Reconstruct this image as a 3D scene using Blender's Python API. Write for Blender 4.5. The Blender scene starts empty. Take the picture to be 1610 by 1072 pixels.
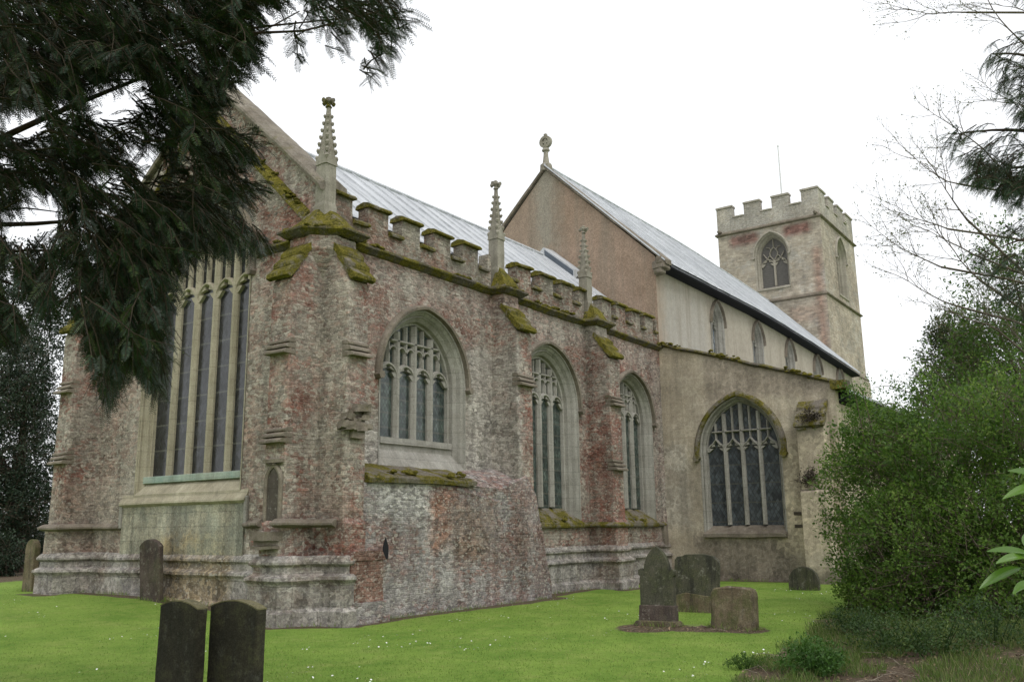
import bpy, bmesh, math, random
import numpy as np
from mathutils import Vector, noise, Matrix
from mathutils.geometry import tessellate_polygon

random.seed(7); RNG = np.random.default_rng(7)
scene = bpy.context.scene
COL = scene.collection

# ------------------------------------------------------------------ camera
EYE = Vector((-10.95, -12.15, 1.6))
FWD = Vector((0.7969087, 0.56812103, 0.20536557))
RGT = Vector((0.58259474, -0.81266552, -0.01257489))
UPV = Vector((-0.15974946, -0.12966594, 0.97860454))
cam_data = bpy.data.cameras.new('camera')
cam = bpy.data.objects.new('camera', cam_data)
COL.objects.link(cam)
cam_data.sensor_width = 36.0
cam_data.lens = 36.0 * 1389.12 / 1610.0
cam_data.clip_start = 0.05
cam_data.clip_end = 2000.0
mw = Matrix.Identity(4)
for i in range(3):
    mw[i][0] = RGT[i]; mw[i][1] = UPV[i]; mw[i][2] = -FWD[i]; mw[i][3] = EYE[i]
cam.matrix_world = mw
scene.camera = cam

def P(px, py, depth):
    """A real point at a real distance in front of the viewer (used to lay out vegetation)."""
    return EYE + (FWD + RGT * ((px - 805) / 1389.12) - UPV * ((py - 536) / 1389.12)) * depth

def proj(V):
    """(N,3) world -> pixel x, y, depth of the photograph."""
    d = V - np.array(EYE)
    w = d @ np.array(FWD)
    w = np.where(np.abs(w) < 1e-6, 1e-6, w)
    return 805 + 1389.12 * (d @ np.array(RGT)) / w, 536 - 1389.12 * (d @ np.array(UPV)) / w, w

# ------------------------------------------------------------------ sky, sun, exposure
SUN_EL, SUN_AZ = math.radians(52), math.radians(200)     # sun high in the south-east, behind cloud
world = bpy.data.worlds.new('World')
scene.world = world
world.use_nodes = True
wn = world.node_tree; wn.nodes.clear()
w_out = wn.nodes.new('ShaderNodeOutputWorld')
w_bg = wn.nodes.new('ShaderNodeBackground')
w_sky = wn.nodes.new('ShaderNodeTexSky')
w_sky.sky_type = 'NISHITA'; w_sky.sun_disc = False
w_sky.sun_elevation = SUN_EL
w_sky.air_density = 1.0; w_sky.dust_density = 4.0; w_sky.ozone_density = 1.0
w_hsv = wn.nodes.new('ShaderNodeHueSaturation')
w_hsv.inputs['Saturation'].default_value = 0.12
w_mix = wn.nodes.new('ShaderNodeMix'); w_mix.data_type = 'RGBA'
w_mix.inputs['Factor'].default_value = 0.62
w_mix.inputs['B'].default_value = (9.7, 9.9, 10.2, 1)      # the even cloud layer
w_bg.inputs['Strength'].default_value = 0.14
wn.links.new(w_sky.outputs['Color'], w_hsv.inputs['Color'])
wn.links.new(w_hsv.outputs['Color'], w_mix.inputs['A'])
wn.links.new(w_mix.outputs['Result'], w_bg.inputs['Color'])
wn.links.new(w_bg.outputs['Background'], w_out.inputs['Surface'])

sun_data = bpy.data.lights.new('sun', 'SUN')
sun_data.energy = 0.7; sun_data.angle = math.radians(25); sun_data.color = (1.0, 0.96, 0.9)
sun = bpy.data.objects.new('sun', sun_data); COL.objects.link(sun)
sun_dir = Vector((-0.45, -0.75, 0)).normalized() * math.cos(SUN_EL) + Vector((0, 0, math.sin(SUN_EL)))
sun.rotation_euler = sun_dir.to_track_quat('Z', 'Y').to_euler()
sun.location = (0, 0, 60)
w_sky.sun_rotation = math.atan2(sun_dir.x, sun_dir.y)

scene.view_settings.view_transform = 'Standard'
scene.view_settings.look = 'None'
scene.view_settings.exposure = 0.2
scene.view_settings.gamma = 1.0
scene.view_settings.use_curve_mapping = False
try:
    scene.cycles.max_bounces = 6
    scene.cycles.use_adaptive_sampling = True
except Exception:
    pass

# ------------------------------------------------------------------ node helpers
class NT:
    def __init__(self, name):
        self.m = bpy.data.materials.new(name); self.m.use_nodes = True
        self.t = self.m.node_tree; self.t.nodes.clear()
        self.out = self.n('ShaderNodeOutputMaterial')
        self._pos = None; self._uv = None
    def n(self, typ, **kw):
        nd = self.t.nodes.new(typ)
        for k, v in kw.items(): setattr(nd, k, v)
        return nd
    def put(self, sock, v):
        if isinstance(v, bpy.types.NodeSocket): self.t.links.new(v, sock)
        elif isinstance(v, (tuple, list)) and len(v) == 3 and sock.type == 'RGBA': sock.default_value = (*v, 1)
        else: sock.default_value = v
    @property
    def pos(self):
        if self._pos is None: self._pos = self.n('ShaderNodeNewGeometry').outputs['Position']
        return self._pos
    @property
    def uv(self):
        if self._uv is None: self._uv = self.n('ShaderNodeUVMap').outputs['UV']
        return self._uv
    def math(self, op, a, b=0.0, c=None, clamp=False):
        nd = self.n('ShaderNodeMath', operation=op, use_clamp=clamp)
        self.put(nd.inputs[0], a); self.put(nd.inputs[1], b)
        if c is not None: self.put(nd.inputs[2], c)
        return nd.outputs[0]
    def vmath(self, op, a, b):
        nd = self.n('ShaderNodeVectorMath', operation=op)
        self.put(nd.inputs[0], a); self.put(nd.inputs[1], b)
        return nd.outputs[0]
    def noise(self, scale, detail=4.0, rough=0.6, vec=None, out='Fac', stretch=None, dist=0.0):
        v = vec if vec is not None else self.pos
        if stretch: v = self.vmath('MULTIPLY', v, stretch)
        nd = self.n('ShaderNodeTexNoise')
        self.put(nd.inputs['Vector'], v); nd.inputs['Scale'].default_value = scale
        nd.inputs['Detail'].default_value = detail; nd.inputs['Roughness'].default_value = rough
        nd.inputs['Distortion'].default_value = dist
        return nd.outputs[out]
    def voro(self, scale, out='Distance', feature='F1', vec=None):
        nd = self.n('ShaderNodeTexVoronoi', feature=feature)
        self.put(nd.inputs['Vector'], vec if vec is not None else self.pos)
        nd.inputs['Scale'].default_value = scale
        return nd.outputs[out]
    def ramp(self, fac, a, b, lo=0.0, hi=1.0):
        nd = self.n('ShaderNodeMapRange'); nd.clamp = True
        self.put(nd.inputs[0], fac); nd.inputs[1].default_value = a; nd.inputs[2].default_value = b
        nd.inputs[3].default_value = lo; nd.inputs[4].default_value = hi
        return nd.outputs[0]
    def mix(self, fac, a, b, blend='MIX'):
        nd = self.n('ShaderNodeMix', data_type='RGBA', blend_type=blend)
        self.put(nd.inputs['Factor'], fac); self.put(nd.inputs['A'], a); self.put(nd.inputs['B'], b)
        return nd.outputs['Result']
    def scale(self, col, fac):
        nd = self.n('ShaderNodeVectorMath', operation='SCALE')
        self.put(nd.inputs[0], col); self.put(nd.inputs['Scale'], fac)
        return nd.outputs[0]
    def brick(self, c1, c2, mortar, bw, bh, msize, vec, smooth=0.3, bias=0.0):
        nd = self.n('ShaderNodeTexBrick')
        self.put(nd.inputs['Vector'], vec); self.put(nd.inputs['Color1'], c1); self.put(nd.inputs['Color2'], c2)
        self.put(nd.inputs['Mortar'], mortar); nd.inputs['Scale'].default_value = 1.0
        nd.inputs['Mortar Size'].default_value = msize; nd.inputs['Mortar Smooth'].default_value = smooth
        nd.inputs['Bias'].default_value = bias
        nd.inputs['Brick Width'].default_value = bw; nd.inputs['Row Height'].default_value = bh
        return nd
    def sep(self, v):
        nd = self.n('ShaderNodeSeparateXYZ'); self.put(nd.inputs[0], v); return nd.outputs
    def bump(self, h, strength=0.5, dist=0.02):
        nd = self.n('ShaderNodeBump'); self.put(nd.inputs['Height'], h)
        nd.inputs['Strength'].default_value = strength; nd.inputs['Distance'].default_value = dist
        return nd.outputs[0]
    def finish(self, col, rough=0.9, normal=None, spec=0.25, metallic=0.0):
        b = self.n('ShaderNodeBsdfPrincipled')
        self.put(b.inputs['Base Color'], col); self.put(b.inputs['Roughness'], rough)
        b.inputs['Specular IOR Level'].default_value = spec; b.inputs['Metallic'].default_value = metallic
        if normal is not None: self.put(b.inputs['Normal'], normal)
        self.t.links.new(b.outputs[0], self.out.inputs['Surface'])
        return self.m

def zone_mask(N, axis, a0, a1, z0, z1, soft=0.16, wob=0.35):
    """1 inside a patch of the wall (axis u from a0 to a1, height z0 to z1), with a ragged edge."""
    s = N.sep(N.pos)
    wv = N.math('MULTIPLY', N.math('SUBTRACT', N.noise(2.6, 7, 0.8), 0.5), wob * 2.6)
    u = N.math('ADD', s[axis], wv); z = N.math('ADD', s[2], wv)
    m = N.math('MULTIPLY', N.ramp(u, a0 - soft, a0 + soft), N.ramp(u, a1 - soft, a1 + soft, 1, 0))
    return N.math('MULTIPLY', m, N.math('MULTIPLY', N.ramp(z, z0 - soft, z0 + soft), N.ramp(z, z1 - soft, z1 + soft, 1, 0)))

MOSS_A, MOSS_B = (0.135, 0.125, 0.022), (0.055, 0.055, 0.016)

def masonry(name, brick=((0.175, 0.072, 0.056), (0.305, 0.142, 0.108)), stone=((0.225, 0.19, 0.155), (0.43, 0.38, 0.32)),
            mortar=(0.30, 0.265, 0.22), bw=0.23, bh=0.075, sw=0.45, sh=0.24, patch=0.55, thr=(0.44, 0.56),
            speck=0.75, moss=0.25, vary=0.68, wash=None, zones=(), streak=0.25, bumpy=0.6, lichen=(0.50, 0.475, 0.41), seam=1.0,
            rubble=9.0, course=2.0, pits=0.45, grainy=0.9, mixy=1.0, brickline=0.55, crisp=0.45):
    """random rubble / brick wall. rubble = stones per metre (0: coursed blocks); zones = patches of another stone."""
    N = NT(name)
    wob = N.noise(2.2, 3, 0.6, out='Color')
    off = N.vmath('SUBTRACT', wob, (0.5, 0.5, 0.5))
    uvd = N.vmath('ADD', N.uv, N.vmath('MULTIPLY', off, (0.06, 0.06, 0.0)))
    msk = N.noise(patch, 7, 0.68, stretch=(1, 1, 1.25), dist=0.4)
    if rubble:
        rv = N.vmath('MULTIPLY', N.vmath('ADD', N.pos, N.vmath('MULTIPLY', N.vmath('SUBTRACT', N.noise(7, 3, out='Color'), (0.5, 0.5, 0.5)), (0.09, 0.09, 0.06))), (1, 1, course))
        rs = N.n('ShaderNodeSeparateColor'); N.put(rs.inputs[0], N.voro(rubble, 'Color', vec=rv))
        edge = N.voro(rubble, 'Distance', 'DISTANCE_TO_EDGE', vec=rv)
        bcol = N.mix(rs.outputs[0], brick[0], brick[1]); scol = N.mix(rs.outputs[0], stone[0], stone[1])
        g = N.math('ADD', N.math('MULTIPLY', rs.outputs[1], mixy), N.math('MULTIPLY', N.math('SUBTRACT', msk, 0.5), 5.5))
        g = N.math('ADD', g, N.math('MULTIPLY', N.math('SUBTRACT', N.noise(2.4, 6, 0.75), 0.5), 3.2))
        col = N.mix(N.ramp(g, thr[0] - 0.30, thr[1] + 0.30), bcol, scol)
        joint = N.math('MULTIPLY', N.ramp(edge, 0.02, 0.10, 1, 0), 0.35 * seam)
        bk = N.brick((1, 1, 1), (0.84, 0.84, 0.84), (0.62, 0.62, 0.62), bw, bh, 0.009, uvd)
        col = N.mix(brickline, col, N.mix(1.0, col, bk.outputs['Color'], 'MULTIPLY'))
        col = N.mix(joint, col, mortar); cell = rs.outputs[2]; mort = N.math('ADD', joint, N.math('MULTIPLY', bk.outputs['Fac'], brickline))
    else:
        b1 = N.brick(brick[0], brick[1], mortar, bw, bh, 0.010 * seam, uvd)
        b2 = N.brick(stone[0], stone[1], tuple(c * 0.72 for c in stone[0]), sw, sh, 0.008 * seam, uvd)
        mk = N.ramp(msk, thr[0], thr[1])
        col = N.mix(mk, b1.outputs['Color'], b2.outputs['Color'])
        cs = N.n('ShaderNodeSeparateColor'); N.put(cs.inputs[0], N.voro(11, 'Color')); cell = cs.outputs[0]
        mort = N.mix(mk, b1.outputs['Fac'], b2.outputs['Fac'])
    for z in zones:
        (ax, a0, a1, z0, z1, c, k) = z[:7]; wb = z[7] if len(z) > 7 else 0.35
        zm = N.math('MULTIPLY', zone_mask(N, ax, a0, a1, z0, z1, wob=wb), k)
        col = N.mix(zm, col, N.mix(cell, tuple(v * 0.72 for v in c), tuple(v * 1.28 for v in c)))
    col = N.scale(col, N.ramp(cell, 0, 1, 1 - vary * 0.5, 1 + vary * 0.5))
    big = N.noise(0.8, 5, 0.65)
    col = N.scale(col, N.ramp(big, 0.3, 0.7, 0.70, 1.28))
    if wash:
        col = N.mix(N.math('MULTIPLY', N.ramp(N.noise(1.1, 7, 0.75), 0.42, 0.6), wash[1]), col, wash[0])
    st = N.noise(1.0, 5, 0.6, stretch=(3.5, 3.5, 0.22))
    col = N.scale(col, N.ramp(st, 0.35, 0.65, 1 - streak, 1 + streak * 0.5))
    grain = N.noise(27, 4, 0.8)
    col = N.scale(col, N.ramp(grain, 0.3, 0.7, 1 - 0.5 * grainy, 1 + 0.45 * grainy))
    fleck = N.math('MULTIPLY', N.ramp(N.noise(13, 5, 0.85), 0.57, 0.65), speck * 0.8)
    fleck = N.math('MULTIPLY', fleck, N.ramp(N.noise(1.0, 4), 0.38, 0.55, 0.25, 1.0))
    col = N.mix(fleck, col, lichen)
    if speck > 0:
        vs_ = N.n('ShaderNodeSeparateColor'); N.put(vs_.inputs[0], N.voro(21, 'Color', vec=N.vmath('MULTIPLY', N.pos, (1, 1, 1.4))))
        area = N.ramp(N.noise(1.4, 5, 0.7), 0.36, 0.6, 0.35, 1.0)
        col = N.mix(N.math('MULTIPLY', N.math('MULTIPLY', N.ramp(vs_.outputs[0], 0.84, 0.90), area), speck * crisp * 1.3), col, tuple(v * 1.08 for v in lichen))
        col = N.mix(N.math('MULTIPLY', N.ramp(vs_.outputs[1], 0.86, 0.92), pits * crisp), col, (0.06, 0.045, 0.036))
        col = N.mix(N.math('MULTIPLY', N.ramp(vs_.outputs[2], 0.88, 0.94), moss * crisp), col, (0.12, 0.11, 0.05))
    if pits:
        pit = N.math('MULTIPLY', N.ramp(N.noise(11, 5, 0.85, stretch=(1, 1, 1.6)), 0.57, 0.66), pits)
        col = N.mix(pit, col, (0.055, 0.042, 0.034))
    if moss > 0:
        mm = N.math('MULTIPLY', N.ramp(N.noise(1.7, 8, 0.75), 0.56, 0.70), moss)
        col = N.mix(mm, col, N.mix(N.noise(30), MOSS_B, (0.13, 0.13, 0.05)))
    h = N.math('ADD', N.math('MULTIPLY', grain, 0.7), N.math('MULTIPLY', cell, 0.7))
    h = N.math('SUBTRACT', h, N.math('MULTIPLY', mort, 0.8))
    return N.finish(col, 0.93, N.bump(h, bumpy, 0.035), 0.15)

def dressed(name, a=(0.32, 0.295, 0.255), b=(0.45, 0.425, 0.38), moss=0.15, speck=0.45, dark=0.5, joints=True, tint=None):
    N = NT(name)
    col = N.mix(N.ramp(N.noise(1.6, 6, 0.7), 0.35, 0.65), a, b)
    if tint:
        col = N.mix(N.math('MULTIPLY', N.ramp(N.noise(0.9, 5, 0.7), 0.45, 0.62), tint[1]), col, tint[0])
    if joints:
        bk = N.brick((1, 1, 1), (0.86, 0.86, 0.86), (0.55, 0.55, 0.55), 0.7, 0.33, 0.006, N.uv)
        col = N.mix(0.8, col, bk.outputs['Color'], 'MULTIPLY')
    st = N.noise(1.2, 5, 0.65, stretch=(4, 4, 0.3))
    col = N.scale(col, N.ramp(st, 0.3, 0.7, 0.78, 1.15))
    g = N.noise(40, 5, 0.75)
    col = N.scale(col, N.ramp(g, 0.3, 0.72, 0.72, 1.25))
    col = N.mix(N.math('MULTIPLY', N.ramp(N.noise(14, 6, 0.8), 0.57, 0.68), speck), col, (0.50, 0.49, 0.43))
    col = N.mix(N.math('MULTIPLY', N.ramp(N.noise(4.5, 7, 0.8), 0.55, 0.7), dark), col, (0.075, 0.07, 0.06))
    if moss > 0:
        col = N.mix(N.math('MULTIPLY', N.ramp(N.noise(3.1, 7, 0.75), 0.54, 0.68), moss), col, N.mix(N.noise(25), MOSS_B, MOSS_A))
    return N.finish(col, 0.92, N.bump(N.math('ADD', g, N.noise(9, 4)), 0.55, 0.02), 0.15)

def mossy(name, amount=0.8, base=((0.17, 0.15, 0.12), (0.28, 0.25, 0.21))):
    N = NT(name)
    col = N.mix(N.noise(6, 5, 0.7), base[0], base[1])
    col = N.mix(N.math('MULTIPLY', N.ramp(N.noise(13, 5, 0.8), 0.56, 0.66), 0.6), col, (0.45, 0.43, 0.37))
    gr = N.mix(N.ramp(N.noise(5, 6, 0.7), 0.35, 0.65), MOSS_B, (0.20, 0.175, 0.028))
    gr = N.mix(N.ramp(N.noise(28, 4, 0.7), 0.5, 0.68), gr, (0.30, 0.25, 0.06))
    t = 0.62 - 0.3 * amount
    col = N.mix(N.ramp(N.noise(2.6, 7, 0.72), t - 0.05, t + 0.07), col, gr)
    g = N.noise(30, 5, 0.8)
    col = N.scale(col, N.ramp(g, 0.3, 0.7, 0.6, 1.35))
    return N.finish(col, 0.97, N.bump(N.math('ADD', g, N.noise(8, 5, 0.7)), 1.0, 0.05), 0.1)

def render_coat(name, a, b, streak_col=None, streak=0.5, speckle=0.35, zones=()):
    N = NT(name)
    col = N.mix(N.ramp(N.noise(0.7, 7, 0.68), 0.35, 0.66), a, b)
    for (ax, a0, a1, z0, z1, c, k) in zones:
        col = N.mix(N.math('MULTIPLY', zone_mask(N, ax, a0, a1, z0, z1, 0.35, 0.5), k), col, c)
    if streak_col:
        st = N.noise(1.0, 6, 0.65, stretch=(2.6, 2.6, 0.16))
        col = N.mix(N.math('MULTIPLY', N.ramp(st, 0.5, 0.66), streak), col, streak_col)
    g = N.noise(26, 6, 0.75)
    col = N.scale(col, N.ramp(g, 0.3, 0.72, 1 - speckle, 1 + speckle * 0.8))
    col = N.scale(col, N.ramp(N.noise(5, 5, 0.7), 0.3, 0.7, 0.86, 1.1))
    return N.finish(col, 0.94, N.bump(g, 0.4, 0.015), 0.15)

# walls
GREYSTONE = (0.33, 0.32, 0.30)
M_RUBBLE = masonry('rubble_brick_wall', zones=(
    (0, 0.6, 5.3, 2.5, 3.6, (0.38, 0.36, 0.33), 0.8), (0, 4.3, 5.4, 2.4, 5.6, (0.37, 0.35, 0.315), 0.8), (1, 0.12, 0.3, 1.7, 6.4, (0.36, 0.325, 0.27), 0.5, 0.12), (0, -0.06, 0.10, 1.7, 6.6, (0.36, 0.325, 0.27), 0.7, 0.1),
    (0, 13.4, 14.5, 1, 6.5, (0.30, 0.285, 0.26), 0.5), (1, 5.9, 8.0, 1.0, 2.6, (0.29, 0.23, 0.185), 0.6), (0, 0.2, 14.0, 6.3, 7.0, (0.27, 0.245, 0.215), 0.5)),
    wash=((0.42, 0.385, 0.33), 0.38), moss=0.3)
M_REPAIR = masonry('patched_rubble', brick=((0.20, 0.11, 0.092), (0.30, 0.19, 0.16)), stone=((0.24, 0.22, 0.21), (0.37, 0.345, 0.325)), mortar=(0.30, 0.275, 0.255), thr=(0.36, 0.48), crisp=0.6,
    patch=0.9, rubble=9.5, course=2.0, vary=0.8, wash=((0.38, 0.355, 0.35), 0.38), moss=0.2, seam=1.2, zones=(
    (0, 0.7, 2.2, 1.75, 2.45, (0.42, 0.405, 0.38), 0.9), (0, 2.3, 2.9, 1.2, 2.2, (0.28, 0.145, 0.095), 0.8),
    (0, 2.9, 4.4, 1.0, 2.1, (0.235, 0.17, 0.125), 0.7), (0, 5.0, 5.7, 0.9, 2.2, (0.19, 0.115, 0.09), 0.65), (0, 2.6, 3.0, 0.4, 1.3, (0.36, 0.35, 0.33), 0.6)))
M_PLINTH = masonry('plinth_stone', brick=((0.19, 0.14, 0.115), (0.26, 0.21, 0.175)), stone=((0.27, 0.245, 0.215), (0.36, 0.335, 0.30)), thr=(0.36, 0.48), rubble=0, crisp=0.5, bw=0.6, bh=0.3,
    sw=0.62, sh=0.33, moss=0.4, wash=((0.30, 0.295, 0.30), 0.3), zones=((1, 2.2, 4.4, -0.4, 1.2, (0.31, 0.22, 0.10), 0.6),), streak=0.35)
M_APRON = masonry('pale_ashlar', brick=((0.28, 0.25, 0.185), (0.34, 0.30, 0.23)), stone=((0.30, 0.275, 0.205), (0.37, 0.34, 0.26)), thr=(0.3, 0.4), sw=0.5, sh=0.28, rubble=0, pits=0.35, streak=0.45,
    moss=0.0, vary=0.4, speck=0.25, wash=((0.25, 0.275, 0.235), 0.55), zones=((1, 2.6, 4.6, 0.2, 1.5, (0.36, 0.26, 0.10), 0.55),))
M_GABLE = render_coat('pink_render', (0.275, 0.20, 0.145), (0.35, 0.26, 0.195), (0.23, 0.19, 0.145), 0.65, 0.45,
    zones=((1, 3.7, 4.7, 11.0, 15, (0.29, 0.27, 0.22), 0.85), (1, 4.7, 8.5, 9.0, 13.5, (0.33, 0.26, 0.20), 0.5)))
M_CREAM = render_coat('cream_render', (0.32, 0.285, 0.23), (0.40, 0.36, 0.295), (0.25, 0.215, 0.17), 0.65, 0.25,
    zones=((0, 14.0, 14.6, 6, 10, (0.33, 0.25, 0.19), 0.7), (0, 14.6, 18.0, 6.5, 9.3, (0.36, 0.345, 0.31), 0.6)))
M_AISLE = masonry('lichened_render', brick=((0.44, 0.375, 0.28), (0.52, 0.455, 0.35)), stone=((0.39, 0.34, 0.265), (0.50, 0.44, 0.35)), mortar=(0.45, 0.395, 0.31),
    bw=0.8, bh=0.3, sw=0.7, sh=0.32, seam=0.3, thr=(0.4, 0.6), speck=0.22, moss=0.15, vary=0.2, streak=0.22, wash=((0.33, 0.275, 0.215), 0.4), bumpy=0.3, rubble=0, pits=0.18, grainy=0.55,
    zones=((1, -3.9, -0.9, -0.5, 1.25, (0.17, 0.145, 0.12), 0.85), (1, -5.6, -1.5, 5.2, 6.9, (0.25, 0.21, 0.175), 0.6), (1, -0.8, 0.2, 1.5, 4.0, (0.38, 0.36, 0.32), 0.6), (1, -5.6, -3.4, 0.8, 4.0, (0.46, 0.395, 0.285), 0.7), (1, -5.6, 0.2, -0.5, 0.35, (0.15, 0.13, 0.10), 0.7)))
M_TOWER = masonry('tower_coursed_rubble', brick=((0.36, 0.31, 0.245), (0.45, 0.395, 0.32)), stone=((0.35, 0.325, 0.28), (0.44, 0.41, 0.36)), mortar=(0.36, 0.33, 0.28), mixy=0.4, brickline=0.8, bw=0.42, bh=0.16,
    seam=0.7, thr=(0.4, 0.6), speck=0.15, moss=0.0, vary=0.3, streak=0.1, rubble=4.2, course=2.3, pits=0.2, grainy=0.5, bumpy=0.4, zones=(
    (1, 1.5, 3.05, 17.45, 18.1, (0.185, 0.098, 0.082), 0.95, 0.14), (1, 4.5, 6.2, 17.45, 18.1, (0.185, 0.102, 0.086), 0.9, 0.16),
    (1, 1.06, 1.5, 10.5, 16.5, (0.30, 0.19, 0.145), 0.7, 0.1), (1, 1.4, 3.0, 12.4, 13.3, (0.31, 0.215, 0.165), 0.5)))
M_TOWERSTONE = dressed('tower_dressed_stone', (0.33, 0.30, 0.25), (0.42, 0.385, 0.325), moss=0.0, dark=0.15, speck=0.25)
M_STONE = dressed('grey_dressed_stone', (0.285, 0.27, 0.235), (0.39, 0.375, 0.335), moss=0.06, dark=0.35)
M_WEATHERED = dressed('weathered_moulding', (0.14, 0.118, 0.092), (0.25, 0.215, 0.172), moss=0.35, dark=0.7, joints=False)
M_CREAMSTONE = dressed('cream_mullion_stone', (0.33, 0.295, 0.21), (0.43, 0.39, 0.29), moss=0.0, dark=0.3, speck=0.2)
M_COPPER = dressed('verdigris_stained_sill', (0.33, 0.36, 0.29), (0.38, 0.45, 0.38), moss=0.0, dark=0.25, tint=((0.28, 0.37, 0.32), 0.9))
M_PINN = dressed('pinnacle_stone', (0.215, 0.195, 0.155), (0.33, 0.31, 0.255), moss=0.18, dark=0.35, joints=False)
M_PARAPET = masonry('parapet_rubble', brick=((0.18, 0.095, 0.07), (0.27, 0.165, 0.125)), stone=((0.23, 0.205, 0.165), (0.34, 0.31, 0.255)), thr=(0.30, 0.44), moss=0.45,
    speck=0.6, wash=((0.29, 0.265, 0.215), 0.3))
M_MOSS = mossy('mossy_stone', 0.72)
M_STRING = mossy('moss_topped_moulding', 0.38, ((0.085, 0.075, 0.06), (0.17, 0.15, 0.12)))
M_MOSS2 = mossy('part_mossy_stone', 0.45)

def lead(name):
    N = NT(name)
    s = N.sep(N.uv)
    n = N.noise(0.9, 6, 0.7)
    col = N.mix(N.ramp(n, 0.3, 0.7), (0.37, 0.385, 0.405), (0.51, 0.525, 0.545))
    st = N.noise(1.0, 5, 0.7, stretch=(3.2, 0.5, 0.5))
    col = N.scale(col, N.ramp(st, 0.3, 0.7, 0.8, 1.15))
    col = N.scale(col, N.ramp(N.noise(22, 4, 0.7), 0.3, 0.7, 0.9, 1.1))
    col = N.mix(N.math('MULTIPLY', N.ramp(N.noise(2.0, 7, 0.75, stretch=(2.5, 0.35, 0.35)), 0.54, 0.66), 0.6), col, (0.22, 0.235, 0.25))
    col = N.mix(N.math('MULTIPLY', N.ramp(N.noise(1.1, 6, 0.7), 0.56, 0.68), 0.6), col, (0.56, 0.57, 0.58))
    return N.finish(col, 0.55, N.bump(N.noise(2.2, 5), 0.6, 0.04), 0.4)
M_LEAD = lead('weathered_lead')
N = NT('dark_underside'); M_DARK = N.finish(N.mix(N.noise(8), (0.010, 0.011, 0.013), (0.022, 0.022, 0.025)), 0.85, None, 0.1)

def glass(name, dark, light, lattice=0.10, bars=0.0, streaks=0.5):
    """leaded lights: diamond panes that differ a little in tone and tilt, lead cames and saddle bars."""
    N = NT(name)
    u = N.sep(N.uv)
    wv = N.math('MULTIPLY', N.noise(3, 2), 0.03)
    a = N.math('DIVIDE', N.math('ADD', N.math('ADD', u[0], N.math('MULTIPLY', u[1], 0.62)), wv), lattice)
    b = N.math('DIVIDE', N.math('SUBTRACT', u[0], N.math('MULTIPLY', u[1], 0.62)), lattice)
    cmb = N.n('ShaderNodeCombineXYZ'); N.put(cmb.inputs[0], N.math('FLOOR', a)); N.put(cmb.inputs[1], N.math('FLOOR', b))
    wnz = N.n('ShaderNodeTexWhiteNoise'); wnz.noise_dimensions = '3D'; N.put(wnz.inputs['Vector'], cmb.outputs[0])
    pane = N.n('ShaderNodeSeparateColor'); N.put(pane.inputs[0], wnz.outputs['Color'])
    lt = N.math('MAXIMUM', N.math('LESS_THAN', N.math('FRACT', a), 0.14), N.math('LESS_THAN', N.math('FRACT', b), 0.14))
    col = N.mix(N.math('MULTIPLY', N.ramp(N.noise(1.3, 4, 0.6, stretch=(1, 1, 2.2)), 0.38, 0.66), streaks), dark, light)
    col = N.scale(col, N.ramp(pane.outputs[0], 0, 1, 0.6, 1.4))
    col = N.mix(N.math('MULTIPLY', lt, 0.85), col, (0.03, 0.03, 0.032))
    bh = bars or 0.55
    ln = N.math('LESS_THAN', N.math('FRACT', N.math('DIVIDE', N.math('ADD', u[1], N.math('MULTIPLY', N.noise(2), 0.02)), bh)), 0.035 / bh)
    col = N.mix(N.math('MULTIPLY', ln, 0.7), col, (0.09, 0.09, 0.075))
    nm = N.bump(N.math('ADD', N.math('MULTIPLY', pane.outputs[1], 1.0), N.math('MULTIPLY', N.noise(9), 0.6)), 0.35, 0.012)
    return N.finish(col, N.ramp(pane.outputs[2], 0, 1, 0.08, 0.32), nm, 0.6)
M_GLASS_E = glass('dark_stained_glass', (0.011, 0.012, 0.013), (0.034, 0.038, 0.042), 0.11, 0, 0.6)
M_GLASS_S = glass('green_leaded_glass', (0.030, 0.045, 0.040), (0.085, 0.110, 0.092), 0.09, 0.30, 0.85)
M_GLASS_A = glass('blue_grey_leaded_glass', (0.055, 0.066, 0.074), (0.090, 0.104, 0.112), 0.12, 0, 0.5)
M_GLASS_C = glass('pale_clerestory_glass', (0.07, 0.085, 0.10), (0.22, 0.25, 0.28), 0.12, 0, 0.9)
N = NT('slate_louvres'); M_LOUVRE = N.finish(N.mix(N.noise(6), (0.09, 0.085, 0.08), (0.15, 0.14, 0.13)), 0.8)
N = NT('dark_void'); M_VOID = N.finish((0.015, 0.015, 0.017), 0.9)

# ------------------------------------------------------------------ mesh builder
def tag(o, label=None, cat=None, group=None, kind=None):
    if label: o['label'] = label
    if cat: o['category'] = cat
    if group: o['group'] = group
    if kind: o['kind'] = kind
    return o

def empty(name, loc, label=None, cat=None, group=None):
    o = bpy.data.objects.new(name, None); o.empty_display_size = 0.3
    COL.objects.link(o); o.location = loc
    return tag(o, label, cat, group)

ORIGIN = {}
def world_loc(o):
    v = Vector((0, 0, 0))
    while o is not None:
        v += o.location; o = o.parent
    return v

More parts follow.
